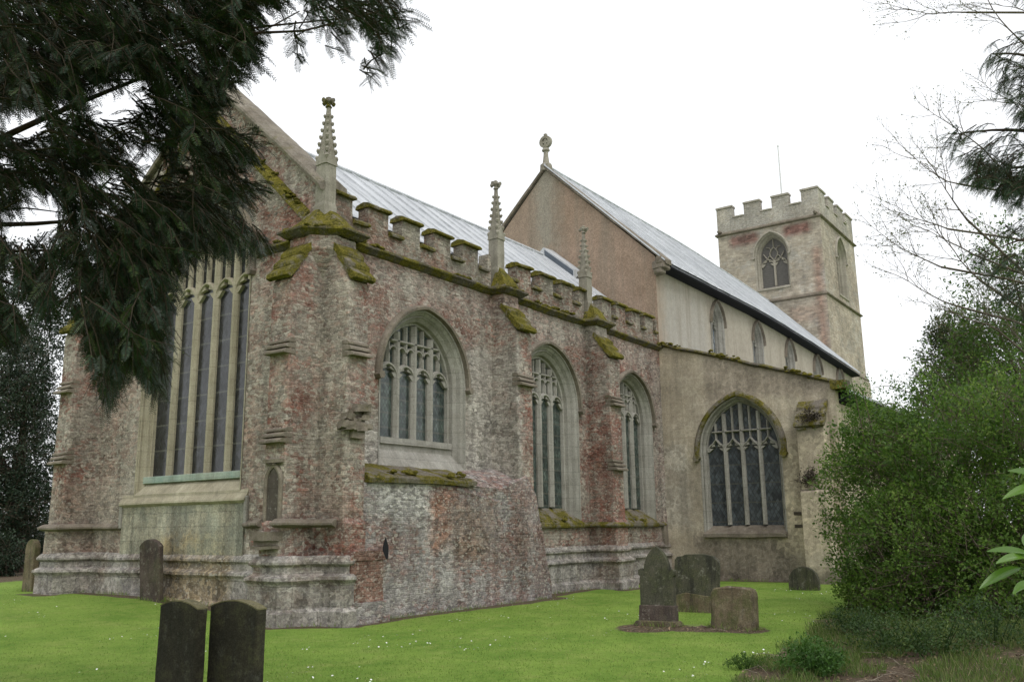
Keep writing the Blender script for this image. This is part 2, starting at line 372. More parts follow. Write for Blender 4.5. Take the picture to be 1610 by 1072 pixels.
class MB:
    """Collects shapes in world metres; build() links them as ONE mesh object."""
    def __init__(self): self.v = []; self.f = []
    def add(self, pts, faces):
        k = len(self.v); self.v += [Vector(p) for p in pts]; self.f += [tuple(i + k for i in f) for f in faces]; return self
    def box(self, x0, x1, y0, y1, z0, z1):
        return self.add([(x0, y0, z0), (x1, y0, z0), (x1, y1, z0), (x0, y1, z0), (x0, y0, z1), (x1, y0, z1), (x1, y1, z1), (x0, y1, z1)],
                        [(0, 3, 2, 1), (4, 5, 6, 7), (0, 1, 5, 4), (1, 2, 6, 5), (2, 3, 7, 6), (3, 0, 4, 7)])
    def prism(self, pts, fn, d0, d1):
        """closed 2-D outline (u,v) extruded from depth d0 to d1 through fn(u,v,d)."""
        n = len(pts)
        A = [fn(u, v, d0) for u, v in pts]; B = [fn(u, v, d1) for u, v in pts]
        return self.add(A + B, [tuple(range(n)), tuple(range(2 * n - 1, n - 1, -1))] + [(i, (i + 1) % n, n + (i + 1) % n, n + i) for i in range(n)])
    def sheet(self, outline, holes, fn, d):
        loops = [[Vector((u, v, 0)) for u, v in outline]] + [[Vector((u, v, 0)) for u, v in h] for h in holes]
        tris = tessellate_polygon(loops)
        flat = [p for l in loops for p in l]
        return self.add([fn(p.x, p.y, d) for p in flat], [tuple(t) for t in tris])
    def rings(self, rings, closed=False, caps=False):
        m = len(rings[0]); k = len(self.v)
        for r in rings: self.v += [Vector(p) for p in r]
        for a in range(len(rings) - 1):
            for i in range(m if closed else m - 1):
                j = (i + 1) % m
                self.f.append((k + a * m + i, k + a * m + j, k + (a + 1) * m + j, k + (a + 1) * m + i))
        if caps:
            self.f.append(tuple(k + i for i in range(m))); self.f.append(tuple(k + (len(rings) - 1) * m + i for i in reversed(range(m))))
        return self
    def tube(self, path, rad, sides=6):
        path = [Vector(p) for p in path]
        rr = rad if isinstance(rad, (list, tuple)) else [rad] * len(path)
        rings = []
        for i, p in enumerate(path):
            d = (path[min(i + 1, len(path) - 1)] - path[max(i - 1, 0)]).normalized()
            a = d.cross(Vector((0, 0, 1)))
            if a.length < 1e-3: a = Vector((1, 0, 0))
            a.normalize(); b = d.cross(a)
            rings.append([p + (a * math.cos(2 * math.pi * k / sides) + b * math.sin(2 * math.pi * k / sides)) * rr[i] for k in range(sides)])
        return self.rings(rings, closed=True, caps=True)
    def build(self, name, mat, parent=None, bevel=0.0, wob=0.0, sub=0.45, smooth=False, ws=1.7):
        org = world_loc(parent) if parent is not None else Vector((0, 0, 0))
        bm = bmesh.new()
        vs = [bm.verts.new(p) for p in self.v]
        for f in self.f:
            try: bm.faces.new([vs[i] for i in f])
            except ValueError: pass
        bmesh.ops.remove_doubles(bm, verts=bm.verts, dist=1e-5)
        bmesh.ops.recalc_face_normals(bm, faces=bm.faces)
        if bevel > 0:
            es = [e for e in bm.edges if len(e.link_faces) == 2 and e.calc_face_angle(0) > 0.5]
            bmesh.ops.bevel(bm, geom=es, offset=bevel, segments=1, affect='EDGES', clamp_overlap=True)
        if wob > 0:
            for _ in range(4):
                es = [e for e in bm.edges if e.calc_length() > sub]
                if not es: break
                bmesh.ops.subdivide_edges(bm, edges=es, cuts=1, use_grid_fill=True)
            for v in bm.verts:
                v.co += noise.noise_vector(v.co * ws) * wob + noise.noise_vector(v.co * ws * 4.3) * wob * 0.4
        uvl = bm.loops.layers.uv.new('UVMap')
        bm.normal_update()
        for f in bm.faces:
            n = f.normal; ax, ay, az = abs(n.x), abs(n.y), abs(n.z)
            for l in f.loops:
                c = l.vert.co
                if az > max(ax, ay) * 1.2: l[uvl].uv = (c.x, c.y)
                elif ax > ay: l[uvl].uv = (c.y, c.z)
                else: l[uvl].uv = (c.x, c.z)
            f.smooth = smooth
        for v in bm.verts: v.co -= org
        me = bpy.data.meshes.new(name); bm.to_mesh(me); bm.free()
        me.materials.append(mat)
        o = bpy.data.objects.new(name, me); COL.objects.link(o)
        o.parent = parent
        return o

def plane_s(Y):  return lambda u, v, d: (u, Y + d, v)         # a wall facing south (-Y): u = x
def plane_e(X):  return lambda u, v, d: (X + d, u, v)         # a wall facing east (-X): u = y

def arch_pts(c, a, zb, zs, za, n=12):
    """pointed arch outline from bottom left, up, over and down to bottom right."""
    h = max(za - zs, a * 0.6); R = (a * a + h * h) / (2 * a)
    pts = [(c - a, zb), (c - a, zs)]
    th = math.asin(min(1, h / R))
    for i in range(1, n + 1):
        t = th * i / n
        pts.append((c - a + R - R * math.cos(t), zs + R * math.sin(t)))
    pts += [(2 * c - u, v) for u, v in reversed(pts[:-1])]
    return pts

def arch_grow(a, zs, za, off):
    """apex height of the concentric arch whose half width is a + off."""
    h = za - zs; R = (a * a + h * h) / (2 * a)
    return zs + math.sqrt(max(1e-6, (R + off) ** 2 - (R - a) ** 2))

def archz(u, c, a, zs, za):
    h = za - zs; R = (a * a + h * h) / (2 * a)
    x = abs(u - c)
    if x >= a: return zs
    return zs + math.sqrt(max(0, R * R - (x + R - a) ** 2))

def bar(mb, path, w, d0, d1, fn):
    """a chamfered stone bar along a 2-D path in the window plane."""
    n = len(path); rings = []
    for i, (u, v) in enumerate(path):
        a = path[max(i - 1, 0)]; b = path[min(i + 1, n - 1)]
        dx, dy = b[0] - a[0], b[1] - a[1]; L = math.hypot(dx, dy) or 1
        nx, ny = -dy / L, dx / L
        sec = [(-w / 2, d1), (-w / 2, d0 + (d1 - d0) * 0.45), (-w * 0.2, d0), (w * 0.2, d0), (w / 2, d0 + (d1 - d0) * 0.45), (w / 2, d1)]
        rings.append([fn(u + nx * s, v + ny * s, d) for s, d in sec])
    mb.rings(rings, closed=True, caps=True)

def head_path(u0, u1, z, rise, n=6, ogee=0.0):
    c = (u0 + u1) / 2; a = (u1 - u0) / 2
    L = []
    h = rise; R = (a * a + h * h) / (2 * a); th = math.asin(min(1, h / R))
    for i in range(n + 1):
        t = th * i / n
        L.append((u0 + R - R * math.cos(t), z + R * math.sin(t)))
    if ogee: L[-1] = (c, L[-1][1] + ogee)
    return L + [(2 * c - u, v) for u, v in reversed(L[:-1])]

def sweep(mb, path, prof, closed=False):
    """moulding profile [(out, z)] run along a plan path; outward is on the right of travel."""
    n = len(path); rings = []
    for i in range(n):
        p = Vector(path[i])
        d0 = (p - Vector(path[i - 1])).normalized() if (i > 0 or closed) else None
        d1 = (Vector(path[(i + 1) % n]) - p).normalized() if (i < n - 1 or closed) else None
        if d0 is None: d0 = d1
        if d1 is None: d1 = d0
        n0, n1 = Vector((d0.y, -d0.x)), Vector((d1.y, -d1.x))
        m = (n0 + n1); m = m / max(0.35, m.length_squared / 2) if m.length > 1e-4 else n0
        rings.append([(p.x + m.x * o, p.y + m.y * o, z) for o, z in prof])
    k = len(rings[0])
    mb.rings([r for r in rings] + ([rings[0]] if closed else []), closed=False)
    if not closed:
        b = len(mb.v)
        for r in (rings[0], rings[-1]):
            mb.add(r, [tuple(range(k))])
    return mb

# ------------------------------------------------------------------ the church
CH = empty('church', (18.0, 4.0, 0.0), 'old mossy brick and stone parish church with battlements, pinnacles and west tower', 'church')

def window(name, fn, c, a, a_out, zb, zsill, zs, za, depth, lights, glass_mat, stone, tiers, transoms, hood=True, hood_mat=None,
           mull=0.10, ogee=0.0, hood_drop=0.0, sill_out=0.06, sill_mat=None, panels=True, hood_w=0.11, holes=None, label=None, mull_top=None, stops=True):
    """stone window: moulded jambs and arch; tracery, glass, hood and sill are its pieces. a, za = half width and apex of the glazed light."""
    grow = lambda off: arch_grow(a, zs, za, off)
    # jamb and arch mouldings, stepping out from the glass to the wall face
    D = a_out - a
    prof = [(D + 0.004, -0.012), (D - 0.03, -0.012), (D - 0.05, 0.03), (D * 0.72, 0.07), (D * 0.66, depth * 0.30), (D * 0.58, depth * 0.22), (D * 0.50, depth * 0.36),
            (D * 0.30, depth * 0.55), (D * 0.26, depth * 0.80), (D * 0.10, depth * 0.82), (0.02, depth * 0.98), (0.0, depth + 0.12)]
    mb = MB()
    mb.rings([[fn(u, v, d) for u, v in arch_pts(c, a + o, zb, zs, grow(o))] for o, d in prof])
    W = mb.build(name, stone, CH, smooth=False)
    if label: W['label'] = label
    # tracery
    t = MB(); d0, d1 = depth - 0.10, depth + 0.06
    sp = 2 * a / lights
    us = [c - a + sp * i for i in range(lights + 1)]
    top = lambda u: archz(u, c, a, zs, za)
    def clip(path):
        out = [(u, min(v, top(u) - 0.005)) for u, v in path if abs(u - c) <= a + 1e-6 and v < top(u) + 0.06]
        return out
    for u in us[1:-1]:
        mt = mull_top or top(u)
        bar(t, [(u, zsill), (u, (zsill + mt) / 2), (u, mt)], mull, d0, d1, fn)
    z1, r1 = tiers[0]
    for i in range(lights):
        p = head_path(us[i], us[i + 1], z1, r1, 6, ogee)
        p = clip(p)
        if len(p) > 2: bar(t, p, mull * 0.58, d0 + 0.01, d1, fn)
        cu = (us[i] + us[i + 1]) / 2
        # cusps and spandrel of the light head
        for s in (-1, 1):
            q = [(cu + s * sp * 0.46, z1 - 0.02), (cu + s * sp * 0.44, z1 + r1 * 0.42), (cu + s * sp * 0.17, z1 + r1 * 0.40), (cu + s * sp * 0.30, z1 + r1 * 0.16)]
            if q[1][1] < top(q[1][0]): t.prism(q, fn, d0 + 0.04, d1 - 0.01)
            q = [(cu + s * sp * 0.34, z1 + r1 * 0.55), (cu + s * sp * 0.12, z1 + r1 * 0.95), (cu + s * sp * 0.09, z1 + r1 * 0.66)]
            if q[1][1] < top(q[1][0]): t.prism(q, fn, d0 + 0.04, d1 - 0.01)
        # supermullion from the head to the arch
        if panels:
            zt = z1 + r1 + ogee
            if top(cu) > zt + 0.1: bar(t, [(cu, zt - 0.02), (cu, (zt + top(cu)) / 2), (cu, top(cu))], mull * 0.46, d0 + 0.02, d1, fn)
    for zt, rr in tiers[1:]:
        for i in range(lights * 2):
            a0, a1 = c - a + sp / 2 * i, c - a + sp / 2 * (i + 1)
            if max(top(a0), top(a1)) > zt + rr * 0.4 and min(top(a0), top(a1)) > zt - 0.5:
                p = clip(head_path(a0, a1, zt, rr, 4))
                if len(p) > 2: bar(t, p, mull * 0.36, d0 + 0.02, d1, fn)
    for zt in transoms:
        uu = [c - a + 2 * a * k / 40 for k in range(41) if top(c - a + 2 * a * k / 40) > zt or zt < zs]
        if len(uu) > 1: bar(t, [(uu[0], zt), (c, zt), (uu[-1], zt)], mull * 0.5, d0, d1, fn)
    t.build('tracery', stone if holes is None else holes, W)
    g = MB(); op = arch_pts(c, a + 0.03, zsill - 0.03, zs, za + 0.03)
    g.add([fn(u, v, depth + 0.02) for u, v in op], [tuple(range(len(op)))])
    g.build('glass', glass_mat, W)
    if hood:
        hb = MB(); D2 = a_out - a + 0.006
        hp = [(D2, -0.005), (D2 + 0.01, -0.11), (D2 + hood_w * 0.6, -0.12), (D2 + hood_w, -0.05), (D2 + hood_w + 0.01, 0.0)]
        hb.rings([[fn(u, v, d) for u, v in arch_pts(c, a + o, zs - hood_drop, zs, grow(o))] for o, d in hp])
        for s in ((-1, 1) if stops else ()):     # carved stops at the springing
            uc = c + s * (a + D2 + hood_w * 0.5); r = hood_w * 0.75
            hb.prism([(uc + r * math.cos(k * 1.0472), zs - hood_drop - 0.06 + r * math.sin(k * 1.0472)) for k in range(6)], fn, -0.15, 0.0)
        hb.build('hood_mould', hood_mat or M_WEATHERED, W, wob=0.012, sub=0.3)
    # sloping sill
    s = MB(); e = a_out
    s.prism([(c - e + 0.01, 0), (c + e - 0.01, 0)], lambda u, v, d: fn(u, zb, 0), 0, 0) if False else None
    A = [(-sill_out, zb - 0.10), (-sill_out, zb), (depth + 0.06, zsill), (depth + 0.06, zsill - 0.1), (0.0, zb - 0.12)]
    L0 = [fn(c - e + 0.005, z, d) for d, z in A]; L1 = [fn(c + e - 0.005, z, d) for d, z in A]
    s.rings([L0, [fn(c, z, d) for d, z in A], L1], closed=True, caps=True)
    s.build('sill', sill_mat or M_WEATHERED, W, wob=0.015, sub=0.25)
    return W

HOLE = {}
def hole_for(c, a, a_out, zb, zs, za):
    return arch_pts(c, a_out, zb, zs, arch_grow(a, zs, za, a_out - a))

SIDE, EAST, AISLE = plane_s(0.0), plane_e(0.0), plane_e(14.1)
# (centre, glazed half width, outer half width, bottom, sill, spring, apex of glass)
W1 = (2.91, 1.06, 1.36, 2.74, 3.40, 4.62, 5.82)
W2 = (7.67, 1.06, 1.40, 1.66, 2.07, 4.62, 5.80)
W3 = (12.13, 0.98, 1.24, 1.66, 2.08, 4.62, 5.72)
WE = (3.90, 1.64, 1.80, 2.36, 2.74, 6.75, 9.0)
WA = (-2.44, 1.07, 1.24, 1.32, 1.57, 3.72, 5.12)
def hl(w): return hole_for(w[0], w[1], w[2], w[3], w[5], w[6])

# --- chancel walls
mb = MB(); mb.sheet([(0, -0.5), (7.8, -0.5), (7.8, 8.1), (3.9, 11.62), (0, 8.1)], [hl(WE)], EAST, 0.0)
mb.sheet([(0.2, 6), (7.6, 6), (7.6, 8.1), (3.9, 11.4), (0.2, 8.1)], [], EAST, 0.5)
mb.build('east_wall', M_RUBBLE, CH)
mb = MB(); mb.sheet([(0, -0.5), (14.1, -0.5), (14.1, 7.02), (0, 7.02)], [hl(W1), hl(W2), hl(W3)], SIDE, 0.0)
mb.build('south_wall', M_RUBBLE, CH)
mb = MB(); mb.sheet([(0, -0.5), (14.1, -0.5), (14.1, 7.9), (0, 7.9)], [], plane_s(7.8), 0.0)
mb.build('north_wall', M_RUBBLE, CH)

# pale ashlar apron under the east window, just proud of the wall, with its string course above
mb = MB(); mb.prism([(1.93, 1.1), (6.04, 1.1), (6.04, 2.16), (1.93, 2.16)], EAST, -0.035, 0.05)
mb.build('apron', M_APRON, CH, wob=0.006)
prof_s = [(0, 2.37), (0.035, 2.28), (0.10, 2.20), (0.11, 2.16), (0.05, 2.11), (0, 2.10)]
mb = MB(); sweep(mb, [(0.0, 6.10), (0.0, 1.86)], prof_s)
sill_string = mb.build('string_course', M_CREAMSTONE, CH, wob=0.012, sub=0.3)
for u in (1.82, 6.03):
    mb = MB(); mb.prism([(u, 1.66), (u + 0.09, 1.66), (u + 0.09, 2.24), (u, 2.24)], EAST, -0.08, 0.0)
    mb.build('drop_moulding', M_STONE, CH, bevel=0.02, wob=0.008)

window('window', EAST, *WE[:3], WE[3], WE[4], WE[5], WE[6], 0.30, 5, M_GLASS_E, M_CREAMSTONE, [(6.42, 0.40), (7.45, 0.25), (8.2, 0.2)], [7.98], mull=0.145, hood_w=0.12,
       sill_mat=M_CREAMSTONE, label='tall five-light east window with dark glass and pale mullions', sill_out=0.02)
mb = MB(); mb.prism([(2.12, 2.60), (5.66, 2.60), (5.66, 2.745), (2.12, 2.745)], EAST, 0.13, 0.33)
mb.build('sill_band', M_COPPER, CH, bevel=0.01, wob=0.006)
window('window', SIDE, *W1[:3], W1[3], W1[4], W1[5], W1[6], 0.35, 4, M_GLASS_S, M_STONE, [(4.62, 0.30), (5.14, 0.16)], [5.42], mull=0.16,
       label='four-light south window over the repaired wall', sill_mat=M_STONE)
window('window', SIDE, *W2[:3], W2[3], W2[4], W2[5], W2[6], 0.35, 4, M_GLASS_S, M_STONE, [(4.62, 0.30), (5.16, 0.14)], [5.42], mull=0.16, sill_mat=M_MOSS2,
       label='tall south window between the two buttresses', sill_out=0.10)
window('window', SIDE, *W3[:3], W3[3], W3[4], W3[5], W3[6], 0.35, 4, M_GLASS_S, M_STONE, [(4.62, 0.28), (5.12, 0.14)], [5.38], mull=0.15, sill_mat=M_MOSS2,
       label='tall south window beside the nave wall', sill_out=0.10)

# --- the apron panel and recess foot under the near south window
mb = MB(); mb.prism([(1.56, 2.70), (4.26, 2.70), (4.26, 3.36), (1.56, 3.36)], SIDE, 0.22, 0.45)
mb.prism([(1.80, 3.26), (4.02, 3.26), (4.02, 3.385), (1.80, 3.385)], SIDE, 0.17, 0.4)
mb.build('panel', M_STONE, CH, wob=0.008)

# --- repaired rubble wall standing forward under the near window
rp = MB()
pl = [(0.48, -0.5), (6.62, -0.5), (6.50, 0.3), (6.34, 0.75), (6.28, 1.2), (6.08, 1.7), (5.95, 2.3), (5.6, 2.75), (5.2, 2.6), (4.6, 2.42), (3.66, 2.44), (0.48, 2.44)]
ins = []
rp.prism(pl, lambda u, v, d: (u, d, v), -0.75, 0.02)
rep = rp.build('repair_wall', M_REPAIR, CH, wob=0.035, sub=0.3, bevel=0.03)
mb = MB(); A = [(-0.82, 2.42), (-0.84, 2.50), (-0.74, 2.56), (0.0, 2.80), (0.0, 2.42)]
mb.rings([[(u, y, z) for y, z in A] for u in (0.50, 1.5, 2.5, 3.62)], closed=True, caps=True)
mb.build('coping', M_MOSS2, rep, wob=0.03, sub=0.25)
mb = MB(); A = [(-0.73, 2.36), (-0.66, 2.47), (-0.3, 2.66), (0.01, 2.78), (0.01, 2.3)]
mb.rings([[(u, y, z + dz) for y, z in A] for u, dz in ((3.63, 0), (4.4, 0.02), (5.26, 0.12))], closed=True, caps=True)
mb.build('rubble_slope', M_REPAIR, rep, wob=0.03, sub=0.2)
mb = MB(); mb.prism([(0.955, 1.06), (1.08, 1.06), (1.09, 1.26), (1.02, 1.44), (0.95, 1.27)], lambda u, v, d: (u, -0.72 + d, v), -0.045, -0.03)
mb.build('slit', M_VOID, rep)

# --- string course below the parapet, running round the corner pier and the buttress heads
PATH_TOP = [(0.0, 2.05), (0.0, 0.60), (-0.40, 0.57), (-0.40, 0.06), (0.06, -0.40), (0.54, -0.40), (0.57, 0.0),
            (5.24, 0.0), (5.26, -0.38), (5.92, -0.38), (5.94, 0.0), (9.50, 0.0), (9.52, -0.38), (10.18, -0.38), (10.20, 0.0), (14.12, 0.0)]
prof = [(0, 7.17), (0.05, 7.15), (0.16, 7.085), (0.16, 7.05), (0.10, 7.01), (0.05, 6.97), (0, 6.95)]
mb = MB(); sweep(mb, PATH_TOP, prof)
mb.build('string_course', M_STRING, CH, wob=0.022, sub=0.22)
mb = MB(); sweep(mb, [(0.0, 7.95), (0.0, 5.75)], prof); mb.build('string_course', M_STRING, CH, wob=0.02, sub=0.3)
# mossy slopes above the string at the pier and the buttress heads
def mosscap(base, z0, apex, z1):
    m = MB(); m.rings([[(x, y, z0) for x, y in base], [(apex[0] + (x - apex[0]) * 0.55, apex[1] + (y - apex[1]) * 0.55, z0 + (z1 - z0) * 0.62) for x, y in base],
                       [(apex[0] + (x - apex[0]) * 0.2, apex[1] + (y - apex[1]) * 0.2, z1) for x, y in base]], closed=True, caps=True)
    return m
mosscap([(0.02, 0.55), (-0.42, 0.52), (-0.42, 0.04), (0.04, -0.42), (0.52, -0.42), (0.55, 0.02)], 7.14, (0.1, 0.1), 7.62).build('mossy_weathering', M_MOSS, CH, wob=0.035, sub=0.15)
for bx in (5.59, 9.85):
    mosscap([(bx - 0.34, 0.02), (bx - 0.34, -0.40), (bx + 0.34, -0.40), (bx + 0.34, 0.02)], 7.14, (bx, 0.0), 7.68).build('mossy_weathering', M_MOSS, CH, wob=0.035, sub=0.15)

# --- buttresses. fn maps (u along wall, out, z)
def setoff(mb, m, u0, u1, out, z, steps=3):
    """little stepped weathering across a buttress end."""
    zz = z
    for k in range(steps):
        o = out - 0.02 + 0.055 * k; h = 0.075
        mb_pts = [(out - 0.14, zz), (o, zz), (o + 0.055, zz - h * 0.55), (o + 0.055, zz - h), (out - 0.14, zz - h)]
        mb.prism(mb_pts, lambda a, b, d, m=m: m(d, a, b), u0 - 0.012, u1 + 0.012)
        zz -= h + 0.03
def buttress(m, u0, u1, out, ztop_wall, ztop_out, zbase, sets=(), head=True, wmat=None, low=0.06, mat=None, steps=3, headtop=6.97, headout=0.36, extra=None):
    mb = MB()
    pts = [(-0.05, -0.5), (out + low, -0.5), (out + low, zbase), (out, zbase + 0.06), (out, ztop_out), (headout - 0.02, ztop_wall), (-0.05, ztop_wall)]
    mb.prism(pts, lambda a, b, d: m(d, a, b), u0, u1)
    B = mb.build('buttress', mat or M_RUBBLE, CH, bevel=0.018, wob=0.016, sub=0.4)
    if head:
        h = MB(); h.prism([(-0.05, ztop_wall - 0.3), (headout, ztop_wall - 0.3), (headout, headtop), (-0.05, headtop)], lambda a, b, d: m(d, a, b), u0 + 0.004, u1 - 0.004)
        h.build('head', M_RUBBLE, B, bevel=0.015, wob=0.012)
    w = MB()                                   # mossy tiled slope, three lapped courses
    n = 3
    for k in range(n):
        t0, t1 = k / n, (k + 1) / n
        oa, ob = headout - 0.05 + (out - headout + 0.12) * t0, headout - 0.05 + (out - headout + 0.12) * t1
        za, zb_ = ztop_wall + 0.06 + (ztop_out - ztop_wall) * t0, ztop_wall + 0.06 + (ztop_out - ztop_wall) * t1
        w.prism([(oa - 0.06, za - 0.02), (oa - 0.02, za + 0.07), (ob + 0.06, zb_ + 0.075), (ob + 0.065, zb_ - 0.0), (ob - 0.02, zb_ - 0.03)], lambda a, b, d: m(d, a, b), u0 - 0.035, u1 + 0.035)
    w.build('weathering', wmat or M_MOSS, B, wob=0.02, sub=0.15)
    for z in sets:
        s = MB(); setoff(s, m, u0, u1, out, z, steps); s.build('set_off', M_WEATHERED, B, wob=0.014, sub=0.15)
    return B
mS = lambda u, o, z: (u, -o, z)
mE = lambda u, o, z: (-o, u, z)
mN = lambda u, o, z: (u, 7.8 + o, z)
B1 = buttress(mE, 0.0, 0.54, 0.72, 6.74, 6.02, 1.7, (4.95, 3.36))
B2 = buttress(mS, 0.0, 0.50, 0.72, 6.74, 6.02, 1.7, (4.93,))
B4 = buttress(mE, 7.25, 7.8, 0.72, 6.74, 6.02, 1.7, (4.95, 3.36))
B5 = buttress(mN, 0.0, 0.52, 0.72, 6.74, 6.02, 1.7, (4.95, 3.36, 1.72))
B6 = buttress(mS, 5.28, 5.88, 0.72, 6.60, 5.98, 1.7, (5.03,), low=0.0)
B7 = buttress(mS, 9.54, 10.14, 0.72, 6.62, 5.98, 1.7, (5.0, 3.30))
# diagonal light stone between the two corner buttress heads
mb = MB(); mb.rings([[(0.02 + (u - 0.02) * k, 0.02 + (v - 0.02) * k, z) for u, v in ((0.02, 0.02), (-0.37, 0.02), (-0.37, -0.01), (-0.01, -0.37), (0.02, -0.37))] for z, k in ((6.96, 1), (6.72, 0.96), (6.55, 0.7), (6.2, 0.1))], closed=True, caps=True)
mb.build('corner_stone', M_RUBBLE, CH, bevel=0.01, wob=0.01)
# broken set-off of the corner buttress
mb = MB()
for k in range(16):
    z = 3.5 + RNG.uniform(-0.28, 0.22); o = 0.66 + RNG.uniform(-0.05, 0.12); u = RNG.uniform(0.0, 0.5); s = RNG.uniform(0.06, 0.15)
    mb.box(u - s, u + s, -o - s * 0.8, -o + s, z - s * 0.5, z + s * 0.5)
mb.build('broken_set_off', M_WEATHERED, B2, wob=0.05, sub=0.1, ws=3.5)
mb = MB(); mb.prism([(-0.10, 3.30), (0.60, 3.34), (0.56, 3.44), (-0.02, 3.46)], lambda u, v, d: (u, -d, v), 0.7, 0.86)
mb.build('broken_set_off', M_WEATHERED, B2, wob=0.04, sub=0.1)
# brick foot of the corner buttress, niche and bracket on the east one
mb = MB(); mb.box(0.06, 0.86, -0.86, -0.6, 0.36, 1.08); mb.prism([(0.02, 1.06), (0.90, 1.06), (0.80, 1.22), (0.12, 1.22)], lambda u, v, d: (u, -d, v), 0.6, 0.88)
mb.build('brick_foot', masonry('red_brick_foot', brick=((0.16, 0.085, 0.066), (0.24, 0.135, 0.105)), stone=((0.17, 0.10, 0.08), (0.25, 0.16, 0.13)), moss=0.1), B2, wob=0.02, sub=0.2)
mb = MB(); mb.box(0.05, 0.95, -0.90, -0.6, -0.4, 0.36); mb.build('rough_footing', M_REPAIR, B2, wob=0.05, sub=0.2)
nich = MB(); npts = arch_pts(0.27, 0.15, 1.62, 2.42, 2.66, 6)
nich.prism(npts, lambda u, v, d: (-0.72 + d, u, v), -0.012, 0.05); NI = nich.build('niche', dressed('shadowed_niche_stone', (0.06, 0.05, 0.04), (0.11, 0.095, 0.08), moss=0.1), B1)  # flat panel, the shade of a recess is put into its dark colour
fr = MB(); fr.rings([[(-0.72 + d, u, v) for u, v in arch_pts(0.27, 0.15 + o, 1.62, 2.42, 2.66 + o, 6)] for o, d in ((0, 0.0), (0.0, -0.03), (0.05, -0.045), (0.09, -0.02), (0.09, 0.0))])
fr.rings([[(-0.72 + d, u, v) for u, v in ((0.06, 2.72), (0.27, 2.70), (0.48, 2.72))] for d in (0, -0.06)])
fr.box(-0.78, -0.7, 0.02, 0.52, 2.74, 2.80)
fr.build('niche_frame', M_WEATHERED, B1, wob=0.006)
mb = MB(); mb.rings([[(-0.7 - s * 1.0, 0.29 - 0.30 * k, 1.52 - 0.0), (-0.7 - s * 1.0, 0.29 + 0.30 * k, 1.52)] for s, k in ((0, 1), (0.2, 1))])
mb.box(-0.92, -0.7, -0.02, 0.60, 1.42, 1.56); mb.box(-0.86, -0.7, 0.03, 0.55, 1.34, 1.42); mb.box(-0.90, -0.7, 0.00, 0.58, 1.28, 1.33)
mb.build('bracket', M_WEATHERED, B1, wob=0.03, sub=0.12)

# --- plinth mouldings and ledges
PROF_P = [(0, 1.16), (0.04, 1.13), (0.09, 1.06), (0.09, 1.02), (0.03, 0.97), (0.035, 0.86), (0.14, 0.81), (0.15, 0.76), (0.10, 0.70), (0.09, 0.66), (0.09, 0.30), (0.17, 0.24), (0.18, -0.4)]
PATH_E = [(0.6, 8.52), (0.0, 8.52), (0.0, 7.84), (-0.76, 7.82), (-0.76, 7.24), (0.0, 7.20), (0.0, 0.60), (-0.78, 0.58), (-0.78, -0.04), (-0.42, -0.16), (-0.12, -0.42), (-0.03, -0.80), (0.12, -0.80)]
mb = MB(); sweep(mb, PATH_E, PROF_P); mb.build('plinth', M_PLINTH, CH, wob=0.018, sub=0.35)
mb = MB(); sweep(mb, [(6.3, 0.0), (9.50, 0.0), (9.52, -0.76), (10.16, -0.76), (10.18, 0.0), (14.1, 0.0)], [(o, z - 0.06) for o, z in PROF_P])
mb.build('plinth', M_PLINTH, CH, wob=0.018, sub=0.35)
PROF_L = [(0, 1.78), (0.03, 1.77), (0.11, 1.71), (0.11, 1.675), (0.06, 1.65), (0, 1.63)]
mb = MB(); sweep(mb, [(0.0, 8.52), (0.0, 7.86), (-0.78, 7.82), (-0.78, 7.23), (0.0, 7.20), (0.0, 6.08)], PROF_L); mb.build('ledge', M_WEATHERED, CH, wob=0.014, sub=0.3)
mb = MB(); sweep(mb, [(0.0, 1.88), (0.0, 0.60), (-0.78, 0.58), (-0.78, 0.47)], PROF_L); mb.build('ledge', M_WEATHERED, CH, wob=0.014, sub=0.25)
mb = MB(); sweep(mb, [(-0.78, 0.12), (-0.78, -0.05), (-0.10, -0.05), (-0.05, -0.60)], PROF_L); mb.build('ledge', M_WEATHERED, CH, wob=0.016, sub=0.25)
mb = MB(); sweep(mb, [(6.6, 0.0), (9.48, 0.0), (9.50, -0.76), (10.18, -0.76), (10.20, 0.0), (13.86, 0.0)], [(o, z - 0.09) for o, z in PROF_L])
mb.build('ledge', M_MOSS2, CH, wob=0.016, sub=0.3)
mb = MB(); mb.box(13.72, 13.98, -0.09, 0.02, 0.95, 1.62); mb.build('ledge_return', M_WEATHERED, CH, bevel=0.02, wob=0.01)

# --- battlemented parapet
def merlon_runs(): return [
    (0.30, 5.30, [(0.30, 0.74), (1.18, 1.76), (2.18, 2.75), (3.20, 3.78), (4.22, 4.79), (5.18, 5.30)]),
    (5.86, 9.58, [(6.38, 6.97), (7.42, 8.01), (8.42, 8.97), (9.34, 9.58)]),
    (10.0, 14.1, [(10.56, 11.11), (11.42, 11.97), (12.36, 12.91), (13.24, 13.78), (14.0, 14.1)])]
PAR = MB()
for x0, x1, ms in merlon_runs():
    pts = [(x0, 7.15)]; zc = 7.52
    cur = x0
    up = [(x0, zc)] if ms[0][0] > x0 + 1e-6 else []
    prof2 = []
    for a, b in ms: prof2 += [(a, zc), (a, 7.96), (b, 7.96), (b, zc)]
    if ms[0][0] <= x0 + 1e-6: prof2 = prof2[1:]
    else: prof2 = [(x0, zc)] + prof2
    if ms[-1][1] >= x1 - 1e-6: prof2 = prof2[:-1]
    else: prof2 += [(x1, zc)]
    PAR.prism([(x1, 7.15), (x0, 7.15)] + prof2, lambda u, v, d: (u, d, v), 0.02, 0.30)
PARO = PAR.build('parapet', M_PARAPET, CH, wob=0.012, sub=0.4)
